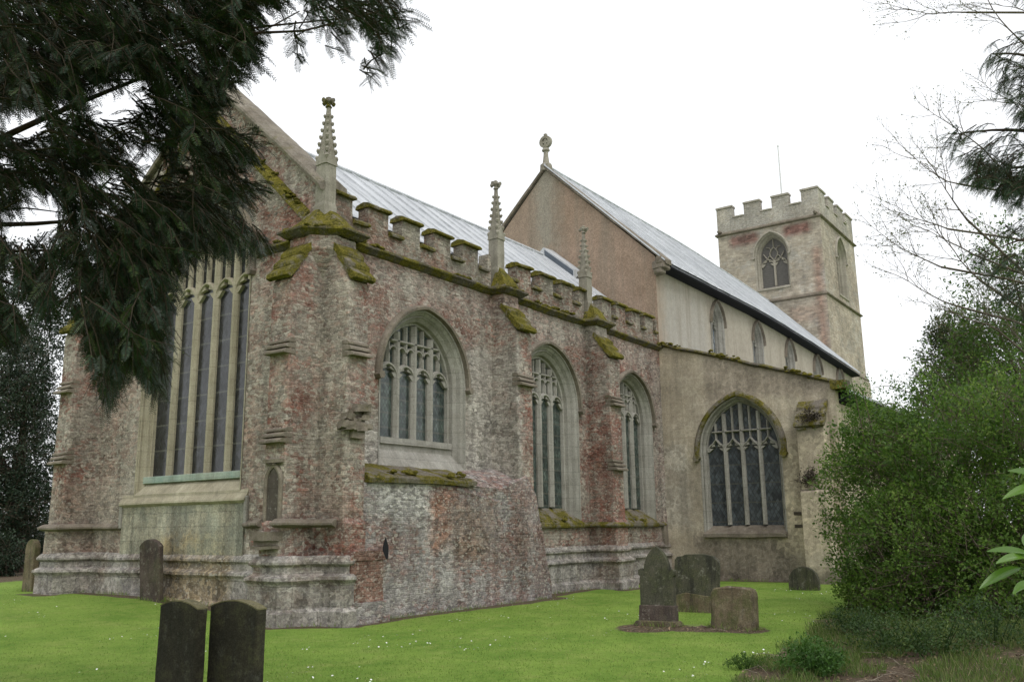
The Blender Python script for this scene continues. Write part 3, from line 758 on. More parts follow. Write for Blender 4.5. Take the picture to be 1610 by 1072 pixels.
for x0, x1, ms in merlon_runs():
    cr = []
    prev = x0
    for a, b in ms:
        if b - a > 0.2:
            c = MB(); c.prism([(-0.07, 7.955), (-0.08, 7.99), (-0.02, 8.045), (0.16, 8.09), (0.34, 8.04), (0.36, 7.955)], lambda y, z, d: (d, y, z), a - 0.03, b + 0.03)
            c.build('coping', M_MOSS, PARO, wob=0.02, sub=0.14)
        if a - prev > 0.15: cr.append((prev, a))
        prev = b
    if x1 - prev > 0.15: cr.append((prev, x1))
    for a, b in cr:
        c = MB(); c.prism([(-0.06, 7.50), (-0.07, 7.54), (-0.01, 7.60), (0.31, 7.60), (0.33, 7.50)], lambda y, z, d: (d, y, z), a + 0.01, b - 0.01)
        c.build('crenel_sill', M_MOSS2, PARO, wob=0.018, sub=0.14)

# --- pinnacles
def pinnacle(x, y, zb=7.25, zc=8.55, zt=9.93, s=0.138, worn=0.0, rot=0.0):
    mb = MB()
    def sq(r, z): return [(x + r * math.cos(rot + math.pi / 4 + k * math.pi / 2) * 1.414, y + r * math.sin(rot + math.pi / 4 + k * math.pi / 2) * 1.414, z) for k in range(4)]
    mb.rings([sq(s * 1.18, zb), sq(s * 1.12, zb + 0.35), sq(s, zb + 0.42), sq(s * 0.97, zc), ], closed=True, caps=True)
    # gablets
    for k in range(4):
        an = rot + k * math.pi / 2; dx, dy = math.cos(an), math.sin(an); tx, ty = -dy, dx
        for d0, d1, g in ((s * 0.5, s * 1.1, 1.0),):
            fnk = lambda u, v, d: (x + dx * d + tx * u, y + dy * d + ty * u, v)
            mb.prism([(-s * 1.12, zc - 0.10), (s * 1.12, zc - 0.10), (s * 1.0, zc - 0.02), (0, zc + 0.24), (-s * 1.0, zc - 0.02)], fnk, d0, d1)
    zs = zt - 0.32
    mb.rings([sq(s * 0.95, zc - 0.02), sq(s * 0.52, zc + (zs - zc) * 0.5), sq(0.035, zs), sq(0.03, zs + 0.12)], closed=True, caps=True)
    # crockets climb the four corners of the spire
    for k in range(4):
        an = rot + math.pi / 4 + k * math.pi / 2
        for j in range(7):
            t = (j + 0.3) / 7; r = (s * 0.95 * (1 - t) + 0.035 * t) * 1.414 + 0.02
            cx, cy, cz = x + r * math.cos(an), y + r * math.sin(an), zc + (zs - zc) * t
            q = 0.052 * (1 - 0.4 * t)
            mb.rings([[(cx - q * 0.3 * math.cos(an) + q * math.cos(b) * w, cy - q * 0.3 * math.sin(an) + q * math.sin(b) * w, cz + h) for b in (0, 1.57, 3.14, 4.71)]
                      for w, h in ((0.5, -q), (1.1, q * 0.2), (0.6, q))], closed=True, caps=True)
    Pn = mb.build('pinnacle', M_PINN, CH, wob=0.012 + worn, sub=0.2, ws=3.0)
    f = MB(); zf = zs + 0.1
    def oct(r, z): return [(x + r * math.cos(k * 0.785), y + r * math.sin(k * 0.785), z) for k in range(8)]
    f.rings([oct(0.03, zf - 0.02), oct(0.07, zf), oct(0.04, zf + 0.05), oct(0.05, zf + 0.10), oct(0.055, zf + 0.2), oct(0.02, zt)], closed=True, caps=True)
    for k in range(2):
        an = rot + k * math.pi / 2; dx, dy = math.cos(an) * 0.14, math.sin(an) * 0.14
        f.tube([(x - dx, y - dy, zf + 0.11), (x - dx * 0.6, y - dy * 0.6, zf + 0.12), (x, y, zf + 0.12), (x + dx * 0.6, y + dy * 0.6, zf + 0.12), (x + dx, y + dy, zf + 0.11)], [0.05, 0.035, 0.05, 0.035, 0.05], 6)
    f.build('finial', M_MOSS2 if worn == 0 and y > 0.09 else M_PINN, Pn, wob=0.012, sub=0.1, ws=5)
pinnacle(0.10, 0.10, 7.3, 8.60, 9.95)
pinnacle(5.60, 0.08, 7.3, 8.52, 9.97)
pinnacle(9.78, 0.08, 7.3, 8.50, 9.95, worn=0.012)

# --- gable copings
mb = MB()
def rake(y, off): return 8.18 + off + 0.905 * (y if y <= 3.9 else 7.8 - y)
for ya, yb in ((0.0, 3.9), (7.8, 3.9)):
    n = 8; L = []
    for k in range(n + 1):
        y = ya + (yb - ya) * k / n; z = rake(y, 0)
        L.append([(-0.13, y, z - 0.24), (-0.15, y, z - 0.16), (-0.13, y, z - 0.10), (0.05, y, z + 0.02), (0.30, y, z + 0.04), (0.56, y, z - 0.04), (0.56, y, z - 0.24)])
    mb.rings(L, closed=True, caps=True)
mb.build('gable_coping', dressed('gable_coping_stone', (0.17, 0.145, 0.115), (0.27, 0.24, 0.195), moss=0.55, dark=0.5), CH, wob=0.02, sub=0.25)
mb = MB()
for ya, yb in ((0.42, 3.9), (7.38, 3.9)):
    L = []
    for k in range(9):
        y = ya + (yb - ya) * k / 8; yy = y if y <= 3.9 else 7.8 - y; z = 7.60 + (yy - 0.55) * 0.955
        L.append([(0.02, y, z + 0.16), (-0.03, y, z + 0.14), (-0.17, y, z - 0.04), (-0.17, y, z - 0.09), (-0.08, y, z - 0.14), (0.02, y, z - 0.18)])
    mb.rings(L, closed=True, caps=True)
mb.build('raking_moulding', M_MOSS, CH, wob=0.02, sub=0.25)

# --- roofs
def lead_roof(name, x0, x1, ridge_y, ridge_fn, eave_y, eave_fn, spacing, n_edge, parent=CH, both=True, mat=M_LEAD):
    mb = MB(); n = max(2, int((x1 - x0) / spacing))
    xs = np.linspace(x0, x1, n + 1)
    for sgn in ((1, -1) if both else (1,)):
        ey = eave_y if sgn == 1 else 2 * ridge_y - eave_y
        rows = []
        for x in xs:
            rz, ez = ridge_fn(x), eave_fn(x)
            rows.append([(x, ridge_y + (ey - ridge_y) * t, rz + (ez - rz) * t) for t in (0, .25, .5, .75, 1)])
        mb.rings(rows)
        mb.rings([[(p[0], p[1], p[2] - 0.08) for p in r] for r in rows])
        for i, x in enumerate(xs):        # rolls
            if sgn == -1: break
            r = rows[i]; w, h = 0.035, 0.06
            mb.rings([[(p[0] - w, p[1], p[2] - 0.01), (p[0] - w * 0.6, p[1], p[2] + h * 0.8), (p[0] + w * 0.6, p[1], p[2] + h * 0.8), (p[0] + w, p[1], p[2] - 0.01)] for p in r], caps=True)
    mb.tube([(x, ridge_y, ridge_fn(x) + 0.02) for x in xs], 0.06, 6)
    return mb.build(name, mat, parent, wob=0.012, sub=3.0)
lead_roof('roof', 0.5, 14.08, 3.9, lambda x: 10.72, 0.45, lambda x: 7.85, 0.62, 0)['label'] = 'pale lead chancel roof with standing rolls'
mb = MB(); zr = lambda y: 10.72 - abs(3.9 - y) * 0.832
mb.rings([[(13.50, y, zr(y) - 0.05), (13.50, y, zr(y) + 0.30), (14.09, y, zr(y) + 0.34)] for y in (4.6, 3.9, 3.3, 2.7)], caps=True)
FLS = mb.build('lead_step', M_LEAD, CH)
N = NT('shaded_lead'); M_LEAD_SHADE = N.finish(N.mix(N.noise(5, 5), (0.07, 0.085, 0.105), (0.12, 0.14, 0.165)), 0.6)  # same lead, with the shade of the upright face put into its colour
mb = MB(); mb.add([(13.492, 3.86, zr(3.86) + 0.02), (13.492, 3.86, zr(3.86) + 0.24), (13.492, 2.72, zr(2.72) + 0.24), (13.492, 2.72, zr(2.72) + 0.02)], [(0, 1, 2, 3)])
mb.build('upstand', M_LEAD_SHADE, FLS)

def sag(x, x0, x1, d): return 0 if x < x0 else d * ((x - x0) / (x1 - x0)) ** 1.3
RY = 4.12
nr = lambda x: 14.27 - sag(x, 24, 37, 0.42)
ne = lambda x: 9.86 - sag(x, 22, 37, 0.62)
NR = lead_roof('roof', 14.0, 36.95, RY, nr, -0.42, ne, 0.6, 0); NR['label'] = 'long steep lead nave roof running to the tower'
# boarded eaves and gutter of the nave
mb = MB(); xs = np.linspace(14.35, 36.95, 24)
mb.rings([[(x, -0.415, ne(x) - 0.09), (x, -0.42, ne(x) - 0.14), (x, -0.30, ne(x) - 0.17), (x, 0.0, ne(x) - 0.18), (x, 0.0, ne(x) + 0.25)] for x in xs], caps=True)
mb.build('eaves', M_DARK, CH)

# --- nave gable, clerestory, north side
mb = MB(); mb.sheet([(-0.02, -0.5), (8.3, -0.5), (8.3, 9.9), (RY, 14.12), (-0.02, 10.1)], [], AISLE, 0.0); mb.build('gable_wall', M_GABLE, CH)
mb = MB()
for ya in (-0.45, 8.7):
    L = []
    for k in range(9):
        y = ya + (RY - ya) * k / 8; z = 14.26 - abs(RY - y) * 0.958
        L.append([(14.0, y, z - 0.12), (13.98, y, z - 0.04), (14.02, y, z + 0.03), (14.4, y, z + 0.05), (14.4, y, z - 0.12)])
    mb.rings(L, closed=True, caps=True)
GC = mb.build('gable_coping', M_WEATHERED, CH, wob=0.014, sub=0.3)
mb = MB(); mb.box(13.96, 14.42, -0.42, 0.05, 9.62, 9.93); mb.box(13.98, 14.3, -0.30, 0.02, 9.45, 9.66); mb.box(13.94, 14.4, -0.36, -0.1, 9.80, 10.06)
mb.build('kneeler', M_WEATHERED, CH, bevel=0.04, wob=0.05, sub=0.12)
fb = MB()
def octz(r, z, x=14.2, y=RY + 0.04): return [(x + r * math.cos(k * 0.785), y + r * math.sin(k * 0.785), z) for k in range(8)]
fb.rings([octz(0.24, 14.1), octz(0.22, 14.34), octz(0.13, 14.42), octz(0.09, 14.7), octz(0.085, 14.86), octz(0.15, 14.90), octz(0.13, 14.97), octz(0.08, 15.0), octz(0.09, 15.05)], closed=True, caps=True)
FI = fb.build('finial', M_PINN, CH, wob=0.01, sub=0.2)
fb = MB(); cyy = RY + 0.04
ring = []
for k in range(16):     # pierced wheel cross
    an = k * 2 * math.pi / 16
    ring.append([(14.2 + e, cyy + math.cos(an) * r, 15.24 + math.sin(an) * r) for e, r in ((-0.07, 0.13), (-0.07, 0.235), (0.07, 0.235), (0.07, 0.13))])
fb.rings(ring + [ring[0]], closed=True)
fb.box(14.15, 14.25, cyy - 0.2, cyy + 0.2, 15.19, 15.29); fb.box(14.15, 14.25, cyy - 0.05, cyy + 0.05, 15.03, 15.56)
fb.build('cross', M_PINN, FI, wob=0.012, sub=0.12)

CW = [19.0, 23.1, 26.97, 30.85, 34.5]
def cz(x): return 8.93 - sag(x, 22, 37, 0.42)
CLH = [hole_for(x, 0.44, 0.62, 7.0, cz(x) - 0.25, cz(x) + 0.45) for x in CW]
mb = MB(); mb.sheet([(14.1, -0.5), (36.95, -0.5), (36.95, 9.3), (22, 9.9), (14.1, 9.9)], CLH, SIDE, 0.0); mb.build('clerestory_wall', M_CREAM, CH)
mb = MB(); mb.sheet([(14.1, -0.5), (36.95, -0.5), (36.95, 9.6), (14.1, 9.6)], [], plane_s(8.25), 0.0); mb.build('north_nave_wall', M_CREAM, CH)
for x in CW:
    z = cz(x)
    Wc = window('window', SIDE, x, 0.44, 0.62, 7.0, 7.2, z - 0.25, z + 0.45, 0.30, 2, M_GLASS_C, M_STONE, [(z - 0.30, 0.26)], [], hood=True, hood_w=0.05, mull=0.10, stops=False)
    Wc['label'] = 'small two-light clerestory window under the nave eaves'

# --- south aisle
mb = MB(); mb.sheet([(0.0, -0.5), (0.0, 7.17), (-5.3, 5.42), (-5.3, -0.5)], [hl(WA)], AISLE, -0.001)
mb.build('aisle_wall', M_AISLE, CH)
mb = MB(); mb.sheet([(14.1, -0.5), (36, -0.5), (36, 5.2), (14.1, 5.2)], [], plane_s(-5.3), 0.0); mb.build('aisle_side_wall', M_AISLE, CH)
mb = MB(); L = []
for k in range(15):
    y = 0.0 - 5.5 * k / 14; z = 7.2 + 0.332 * y
    L.append([(14.01, y, z - 0.04), (13.98, y, z + 0.0), (14.05, y, z + 0.06), (14.45, y, z + 0.06), (14.45, y, z - 0.1)])
mb.rings(L, closed=True, caps=True); mb.box(13.94, 14.5, -5.62, -5.2, 5.24, 5.46)
mb.build('aisle_coping', M_STRING, CH, wob=0.035, sub=0.16)
mb = MB(); mb.add([(14.3, 0, 7.1), (36, 0, 7.1), (36, -5.6, 5.24), (14.3, -5.6, 5.24), (14.3, -5.6, 5.16), (36, -5.6, 5.16), (14.3, 0, 6.9), (36, 0, 6.9)], [(0, 1, 2, 3), (3, 2, 5, 4), (4, 5, 7, 6)])
mb.build('aisle_roof', M_LEAD, CH)
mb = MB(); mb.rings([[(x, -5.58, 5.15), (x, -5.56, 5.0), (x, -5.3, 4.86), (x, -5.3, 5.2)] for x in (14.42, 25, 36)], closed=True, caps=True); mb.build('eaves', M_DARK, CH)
window('window', AISLE, *WA[:3], WA[3], WA[4], WA[5], WA[6], 0.26, 4, M_GLASS_A, M_STONE, [(3.72, 0.24)], [4.30], mull=0.13, ogee=0.12, hood_mat=M_MOSS2, hood_w=0.15, hood_drop=0.12,
       label='wide four-light aisle window with a blunt mossy hood', sill_mat=M_WEATHERED, sill_out=0.10)
mA = lambda u, o, z: (14.1 - o, u, z)
BA = buttress(mA, -5.06, -4.30, 0.50, 4.86, 4.15, 2.42, (2.52,), head=False, wmat=M_MOSS2, low=0.10, mat=M_AISLE, steps=2, headout=0.03)
mb = MB()
for k in range(18):
    s = RNG.uniform(0.06, 0.13); y = RNG.uniform(-5.0, -4.36); z = RNG.uniform(4.15, 4.75); o = 0.10 + (4.85 - z) * 0.62
    mb.box(14.1 - o - s * 0.5, 14.1 - o + s * 0.5, y - s, y + s, z - s * 0.4, z + s * 0.4)
mb.build('loose_stone', M_MOSS2, BA, wob=0.05, sub=0.08, ws=4)
for (y, z) in ((-4.02, 1.86), (-4.02, 1.52)):
    mb = MB(); mb.box(14.08, 14.102, y - 0.12, y + 0.12, z - 0.05, z + 0.04); mb.build('patch', dressed('dark_hole_stone', (0.06, 0.05, 0.04), (0.12, 0.10, 0.08), moss=0), CH, wob=0.01, sub=0.05)

# --- west tower
tx0, tx1, ty0, ty1 = 37.0, 43.9, 0.94, 6.92
TE = (3.80, 0.74, 0.98, 14.62, 14.80, 16.55, 17.62)
TS = (40.55, 0.74, 0.98, 14.35, 14.55, 16.55, 17.62)
tb = MB()
tb.sheet([(ty0, -0.5), (ty1, -0.5), (ty1, 18.3), (ty0, 18.3)], [hl(TE)], plane_e(tx0), 0.0)
tb.sheet([(tx0, -0.5), (tx1, -0.5), (tx1, 18.3), (tx0, 18.3)], [hl(TS)], plane_s(ty0), 0.0)
tb.add([(tx1, ty0, -0.5), (tx1, ty1, -0.5), (tx1, ty1, 18.3), (tx1, ty0, 18.3)], [(0, 1, 2, 3)])
tb.add([(tx0, ty1, -0.5), (tx1, ty1, -0.5), (tx1, ty1, 18.3), (tx0, ty1, 18.3)], [(0, 1, 2, 3)])
T = tb.build('tower', M_TOWER, CH)
def ringpath(e): return [(tx0 - e, ty1 + e), (tx0 - e, ty0 - e), (tx1 + e, ty0 - e), (tx1 + e, ty1 + e)]
for z, o in ((18.30, 0.14), (13.85, 0.12), (9.85, 0.14)):
    mb = MB(); sweep(mb, ringpath(0), [(0, z + 0.14), (o, z + 0.02), (o, z - 0.04), (0, z - 0.10)], closed=True); mb.build('string_course', M_WEATHERED, T, wob=0.01, sub=1.0)
mb = MB(); sweep(mb, ringpath(0.0), [(0.0, 9.9), (0.16, 9.72), (0.16, -0.5)], closed=True); mb.build('lower_stage', M_TOWER, T)
mb = MB(); th = 0.4
def cren(n0, n1, ms, fn):
    pr = []
    for a, b in ms: pr += [(a, 19.22), (a, 19.90), (b, 19.90), (b, 19.22)]
    mb.prism([(n1, 18.3), (n0, 18.3)] + pr[1:-1], fn, 0.0, th)
em = [(0.94, 1.88), (2.60, 3.58), (4.28, 5.24), (5.95, 6.92)]
sm = [(37.0, 38.4), (39.0, 40.0), (40.7, 41.9), (42.5, 43.9)]
cren(ty0, ty1, em, plane_e(tx0)); cren(tx0 + th, tx1, [(tx0 + th, 38.3)] + sm[1:], plane_s(ty0))
cren(ty0 + th, ty1, [(ty0 + th, 1.88)] + em[1:], lambda u, v, d: (tx1 - d, u, v)); cren(tx0 + th, tx1 - th, [(tx0 + th, 38.4), (39.0, 40.0), (40.7, 41.9), (42.5, tx1 - th)], lambda u, v, d: (u, ty1 - d, v))
TP = mb.build('parapet', masonry('tower_parapet_stone', brick=((0.38, 0.345, 0.285), (0.46, 0.42, 0.355)), stone=((0.36, 0.34, 0.30), (0.45, 0.425, 0.375)), bw=0.45, bh=0.2, moss=0, speck=0.3, vary=0.3, streak=0.15, seam=0.9), T)
for (ms_, fn_, z_, h_, e_) in ((em, plane_e(tx0), 19.91, 0.12, 0.04), (sm[1:], plane_s(ty0), 19.91, 0.12, 0.04), ([(37.50, 38.4)], plane_s(ty0), 19.91, 0.12, 0.03),
        ([(1.90, 2.58), (3.60, 4.26), (5.26, 5.93)], plane_e(tx0), 19.23, 0.09, 0.0), ([(38.42, 38.98), (40.02, 40.68), (41.92, 42.48)], plane_s(ty0), 19.23, 0.09, 0.0)):
    for a, b in ms_:
        mb = MB(); mb.prism([(a - e_, z_), (b + e_, z_), (b + e_, z_ + h_), (a - e_, z_ + h_)], fn_, -0.06, th + 0.05)
        mb.build('coping', M_TOWERSTONE, T, bevel=0.015, wob=0.01, sub=0.5)
mb = MB(); mb.add([(tx0, ty0, 18.9), (tx1, ty0, 18.9), (tx1, ty1, 18.9), (tx0, ty1, 18.9)], [(0, 1, 2, 3)]); mb.build('tower_roof', M_LEAD, T)
for y in (1.12, 6.75):
    mb = MB(); mb.tube([(36.62, y, 18.42), (37.1, y, 18.46)], [0.07, 0.13], 6)
    mb.build('gargoyle', M_WEATHERED, T, wob=0.03, sub=0.1)
_ch = CH
def tower_window(fn, w, drop):
    global CH
    CH = T
    ww = window('belfry_window', fn, w[0], w[1], w[2], w[3], w[4], w[5], w[6], 0.45, 2, M_LOUVRE, M_TOWERSTONE, [(16.0, 0.42), ], [], hood=True, hood_mat=M_TOWERSTONE, mull=0.13, mull_top=16.3, panels=False, hood_w=0.10, sill_mat=M_TOWERSTONE)
    CH = _ch
    return ww
for fn, w in ((plane_e(tx0), TE), (plane_s(ty0), TS)):
    ww = tower_window(fn, w, 0)
    # reticulated head: two flowing loops over the lights, joined into the tracery
    tr = [c for c in ww.children if c.name.startswith('tracery')][0]
    t = MB(); c, a = w[0], w[1]
    for s in (-1, 1):
        bar(t, [(c, 16.24), (c + s * 0.07, 16.42), (c + s * 0.20, 16.58), (c + s * 0.23, 16.76), (c + s * 0.15, 16.95), (c, 17.12)], 0.065, 0.36, 0.5, fn)
        bar(t, [(c + s * 0.37, 16.42), (c + s * 0.34, 16.52), (c + s * 0.22, 16.64)], 0.055, 0.36, 0.5, fn)
        bar(t, [(c + s * 0.37, 16.42), (c + s * 0.46, 16.56), (c + s * 0.60, 16.78)], 0.055, 0.36, 0.5, fn)
        bar(t, [(c + s * 0.16, 16.96), (c + s * 0.24, 17.10), (c + s * 0.42, 17.14)], 0.05, 0.36, 0.5, fn)
    bar(t, [(c, 17.10), (c, 17.3), (c, 17.58)], 0.05, 0.36, 0.5, fn)
    t.build('tracery', M_TOWERSTONE, T)
    lv = MB(); z = 14.85
    while z < 16.5:
        lv.add([fn(c - a + 0.02, z, 0.46), fn(c + a - 0.02, z, 0.46), fn(c + a - 0.02, z + 0.14, 0.38 + 0.16), fn(c - a + 0.02, z + 0.14, 0.54)], [(0, 1, 2, 3)])
        lv.add([fn(c - a + 0.02, z, 0.46), fn(c + a - 0.02, z, 0.46), fn(c + a - 0.02, z - 0.03, 0.46), fn(c - a + 0.02, z - 0.03, 0.46)], [(0, 1, 2, 3)])
        z += 0.13
    lv.build('louvres', M_LOUVRE, T)
mb = MB(); mb.tube([(40.5, 4.05, 18.8), (40.5, 4.05, 21.5), (40.5, 4.05, 24.45)], [0.06, 0.05, 0.035], 8)
N = NT('pale_painted_pole'); M_POLE = N.finish((0.62, 0.62, 0.62), 0.5)
FP = mb.build('flagpole', M_POLE); tag(FP, 'thin pale flagpole standing on top of the church tower', 'flagpole')
b = MB(); b.rings([[(40.5 + 0.07 * math.cos(k) * r, 4.05 + 0.07 * math.sin(k) * r, z) for k in (0, 1.05, 2.1, 3.14, 4.2, 5.2)] for r, z in ((0.3, 24.42), (1, 24.5), (0.3, 24.58))], closed=True, caps=True)
b.build('truck', M_POLE, FP)

# raised cushions of moss along ledges and copings
def cushions(path, n, spread, rmin, rmax, parent, thr=-0.05):
    mb = MB()
    segs_ = [(Vector(a), Vector(b)) for a, b in zip(path[:-1], path[1:])]
    lens = [max(1e-3, (b - a).length) for a, b in segs_]; tot = sum(lens)
    for k in range(n):
        t = RNG.uniform(0, tot); i = 0
        while t > lens[i] and i < len(lens) - 1: t -= lens[i]; i += 1
        p = segs_[i][0].lerp(segs_[i][1], min(1, t / lens[i])) + Vector((RNG.normal() * spread[0], RNG.normal() * spread[1], RNG.normal() * spread[2]))
        if noise.noise(p * 1.3) < thr: continue
        r = RNG.uniform(rmin, rmax); el = RNG.uniform(0.7, 1.6)
        rings = []
        for z, w in ((-0.35, 0.9), (0.15, 1.0), (0.5, 0.6), (0.62, 0.15)):
            rings.append([p + Vector((math.cos(a) * r * w * el, math.sin(a) * r * w, z * r * 0.9)) for a in (0, 1.05, 2.09, 3.14, 4.19, 5.24)])
        mb.rings(rings, closed=True, caps=True)
    o = mb.build('moss_cushions', M_MOSSY, parent, wob=0.012, sub=1.0, ws=9, smooth=True); o['kind'] = 'stuff'
    return o
M_MOSSY = mossy('cushion_moss', 1.3, ((0.09, 0.08, 0.03), (0.16, 0.14, 0.06)))
cushions([(0.0, 2.0, 7.14), (-0.1, 0.6, 7.14), (-0.46, 0.5, 7.12), (-0.46, 0.0, 7.12), (0.0, -0.46, 7.12), (0.55, -0.46, 7.12), (0.6, -0.08, 7.14), (5.2, -0.08, 7.14), (5.26, -0.45, 7.12), (5.95, -0.45, 7.12), (6.0, -0.08, 7.14), (9.48, -0.08, 7.14),
          (9.52, -0.45, 7.12), (10.2, -0.45, 7.12), (10.3, -0.08, 7.14), (14.1, -0.08, 7.14)], 420, (0.03, 0.03, 0.015), 0.03, 0.075, CH)
cushions([(14.05, 0.0, 7.24), (14.05, -5.5, 5.42)], 120, (0.04, 0.05, 0.03), 0.03, 0.08, CH)
cushions([(0.5, -0.6, 2.60), (3.6, -0.6, 2.60)], 90, (0.05, 0.12, 0.03), 0.03, 0.08, CH)
cushions([(6.4, 0.05, 1.72), (9.0, 0.05, 1.72)], 60, (0.1, 0.08, 0.04), 0.03, 0.08, CH); cushions([(10.9, 0.05, 1.72), (13.3, 0.05, 1.72)], 60, (0.1, 0.08, 0.04), 0.03, 0.08, CH)
cushions([(-0.05, 0.5, 7.65), (-0.05, 3.0, 9.98)], 110, (0.06, 0.04, 0.05), 0.03, 0.07, CH)

# ------------------------------------------------------------------ ground
def sstep(x, a, b):
    t = min(1, max(0, (x - a) / (b - a))); return t * t * (3 - 2 * t)
def ground_z(x, y):
    z = 0.30 * sstep(y, -1.5, 5.5) * (1 - sstep(x, 12, 20)) * (1 - sstep(-x, 1.5, 9))
    z += 0.03 * noise.noise(Vector((x * 0.25, y * 0.25, 3.1))) + 0.012 * noise.noise(Vector((x * 1.1, y * 1.1, 7.7)))
    # the bank of leaf mould under the shrub
    z += 0.16 * sstep(-y, 8.6, 10.5) * sstep(x, -2.0, 1.5)
    return z
FOOT = [(0.2, -0.85, 6.6, -0.78), (6.6, -0.3, 9.4, -0.2), (9.4, -0.95, 10.3, -0.95), (10.3, -0.25, 14.0, -0.25), (13.95, 0, 13.95, -5.3), (-0.2, 0.6, -0.2, 7.2), (-0.95, -0.1, -0.95, 0.6), (-0.95, 7.2, -0.95, 8.0), (-0.9, -0.1, 0.1, -0.95)]
def soil_amount(x, y):
    n = noise.noise(Vector((x * 0.5, y * 0.5, 0.3))) * 0.7 + noise.noise(Vector((x * 1.7, y * 1.7, 4.0))) * 0.35
    s = sstep(-(y - (-8.05 + 0.13 * x)) + n * 0.7, -0.25, 0.35) * sstep(x + n, -2.6, -1.2) * (1 - sstep(x + n, 9, 12)) * (1 - sstep(-y + n, 14, 17))
    for (cx, cy, rx, ry) in ((2.15, -5.45, 0.85, 0.75), (2.55, -6.55, 0.55, 0.75), (2.2, -6.0, 0.5, 0.8)):
        d = math.hypot((x - cx) / rx, (y - cy) / ry) + n * 0.35
        s = max(s, 0.85 * (1 - sstep(d, 0.65, 1.1)))
    # worn damp edge at the foot of the walls
    if -1.6 < x < 14.5 and -6 < y < 10:
        d = 9.0
        for (ax, ay, bx, by) in FOOT:
            L2 = (bx - ax) ** 2 + (by - ay) ** 2; t = min(1, max(0, ((x - ax) * (bx - ax) + (y - ay) * (by - ay)) / L2))
            d = min(d, math.hypot(x - ax - t * (bx - ax), y - ay - t * (by - ay)))
        s = max(s, 0.95 * (1 - sstep(d - n * 0.20, 0.14, 0.38)))
    s = max(s, sstep(y + n * 2, 12, 15) * 0.8 * (1 - sstep(y + n * 4, 30, 40)) * (1 - sstep(x, 22, 30)) * sstep(x, -16, -10))
    return s
def axis_steps(a, b, fine0, fine1, fine, coarse):
    L = []; v = a
    while v < b:
        L.append(v)
        if fine0 <= v < fine1: v += fine
        else:
            gap = (fine0 - v) if v < fine0 else (v - fine1)
            v += max(fine, min(coarse, gap * 0.35 + fine))
            if L[-1] < fine0 < v: v = fine0
    L.append(b); return L
gx = axis_steps(-160, 420, -8.5, 15, 0.12, 40); gy = axis_steps(-160, 300, -13, 12, 0.12, 40)
V = []; S = []
for y in gy:
    for x in gx:
        V.append((x, y, ground_z(x, y))); S.append(soil_amount(x, y))
nx_ = len(gx)
F = [(j * nx_ + i, j * nx_ + i + 1, (j + 1) * nx_ + i + 1, (j + 1) * nx_ + i) for j in range(len(gy) - 1) for i in range(nx_ - 1)]
me = bpy.data.meshes.new('lawn'); me.from_pydata(V, [], F)
at = me.attributes.new('soil', 'FLOAT', 'POINT'); at.data.foreach_set('value', S)
me.polygons.foreach_set('use_smooth', [True] * len(F))
N = NT('mown_grass_and_soil')
att = N.n('ShaderNodeAttribute'); att.attribute_name = 'soil'
g1 = N.mix(N.ramp(N.noise(0.55, 6, 0.72), 0.36, 0.62), (0.125, 0.222, 0.034), (0.215, 0.318, 0.060))
g1 = N.mix(N.math('MULTIPLY', N.ramp(N.noise(1.7, 6, 0.75), 0.50, 0.66), 0.6), g1, (0.265, 0.315, 0.085))
g1 = N.mix(N.math('MULTIPLY', N.ramp(N.noise(3.6, 6, 0.8), 0.54, 0.66), 0.55), g1, (0.085, 0.160, 0.026))
g1 = N.mix(N.math('MULTIPLY', N.ramp(N.noise(0.9, 7, 0.8, stretch=(1, 1.6, 1)), 0.60, 0.70), 0.4), g1, (0.22, 0.19, 0.09))
g1 = N.scale(g1, N.ramp(N.noise(40, 5, 0.85), 0.25, 0.75, 0.5, 1.5))
so = N.mix(N.noise(7, 6, 0.75), (0.055, 0.040, 0.028), (0.16, 0.12, 0.085))
so = N.mix(N.math('MULTIPLY', N.ramp(N.noise(30, 5, 0.8), 0.55, 0.65), 0.8), so, (0.30, 0.245, 0.175))
so = N.mix(N.math('MULTIPLY', N.ramp(N.noise(1.6, 6, 0.8), 0.52, 0.62), 0.7), so, (0.07, 0.10, 0.025))
msk = N.ramp(N.math('ADD', att.outputs['Fac'], N.math('MULTIPLY', N.math('SUBTRACT', N.noise(6, 6, 0.8), 0.5), 0.9)), 0.4, 0.62)
gm = N.finish(N.mix(msk, g1, so), 0.95, N.bump(N.math('ADD', N.noise(50, 4, 0.8), N.noise(9, 5)), 0.8, 0.03), 0.1)
me.materials.append(gm)
go = bpy.data.objects.new('lawn', me); COL.objects.link(go); tag(go, kind='structure')

# ------------------------------------------------------------------ headstones
def headstone_mat(name, a, b, lich=(0.34, 0.33, 0.27), lk=0.5, moss=0.4, dark=0.6, mscale=2.2):
    N = NT(name)
    col = N.mix(N.ramp(N.noise(3.0, 6, 0.7), 0.35, 0.65), a, b)
    st = N.noise(1.5, 6, 0.7, stretch=(5, 5, 0.5))
    col = N.mix(N.math('MULTIPLY', N.ramp(st, 0.48, 0.62), dark), col, (0.03, 0.03, 0.026))
    col = N.mix(N.math('MULTIPLY', N.ramp(N.noise(7, 7, 0.8), 0.55, 0.66), lk), col, lich)
    col = N.mix(N.math('MULTIPLY', N.ramp(N.noise(mscale, 7, 0.75), 0.48, 0.64), moss), col, N.mix(N.noise(24), (0.045, 0.06, 0.02), (0.11, 0.115, 0.045)))
    g = N.noise(48, 5, 0.75)
    col = N.scale(col, N.ramp(g, 0.3, 0.7, 0.7, 1.3))
    return N.finish(col, 0.92, N.bump(N.math('ADD', g, N.noise(10, 5)), 0.6, 0.015), 0.15)
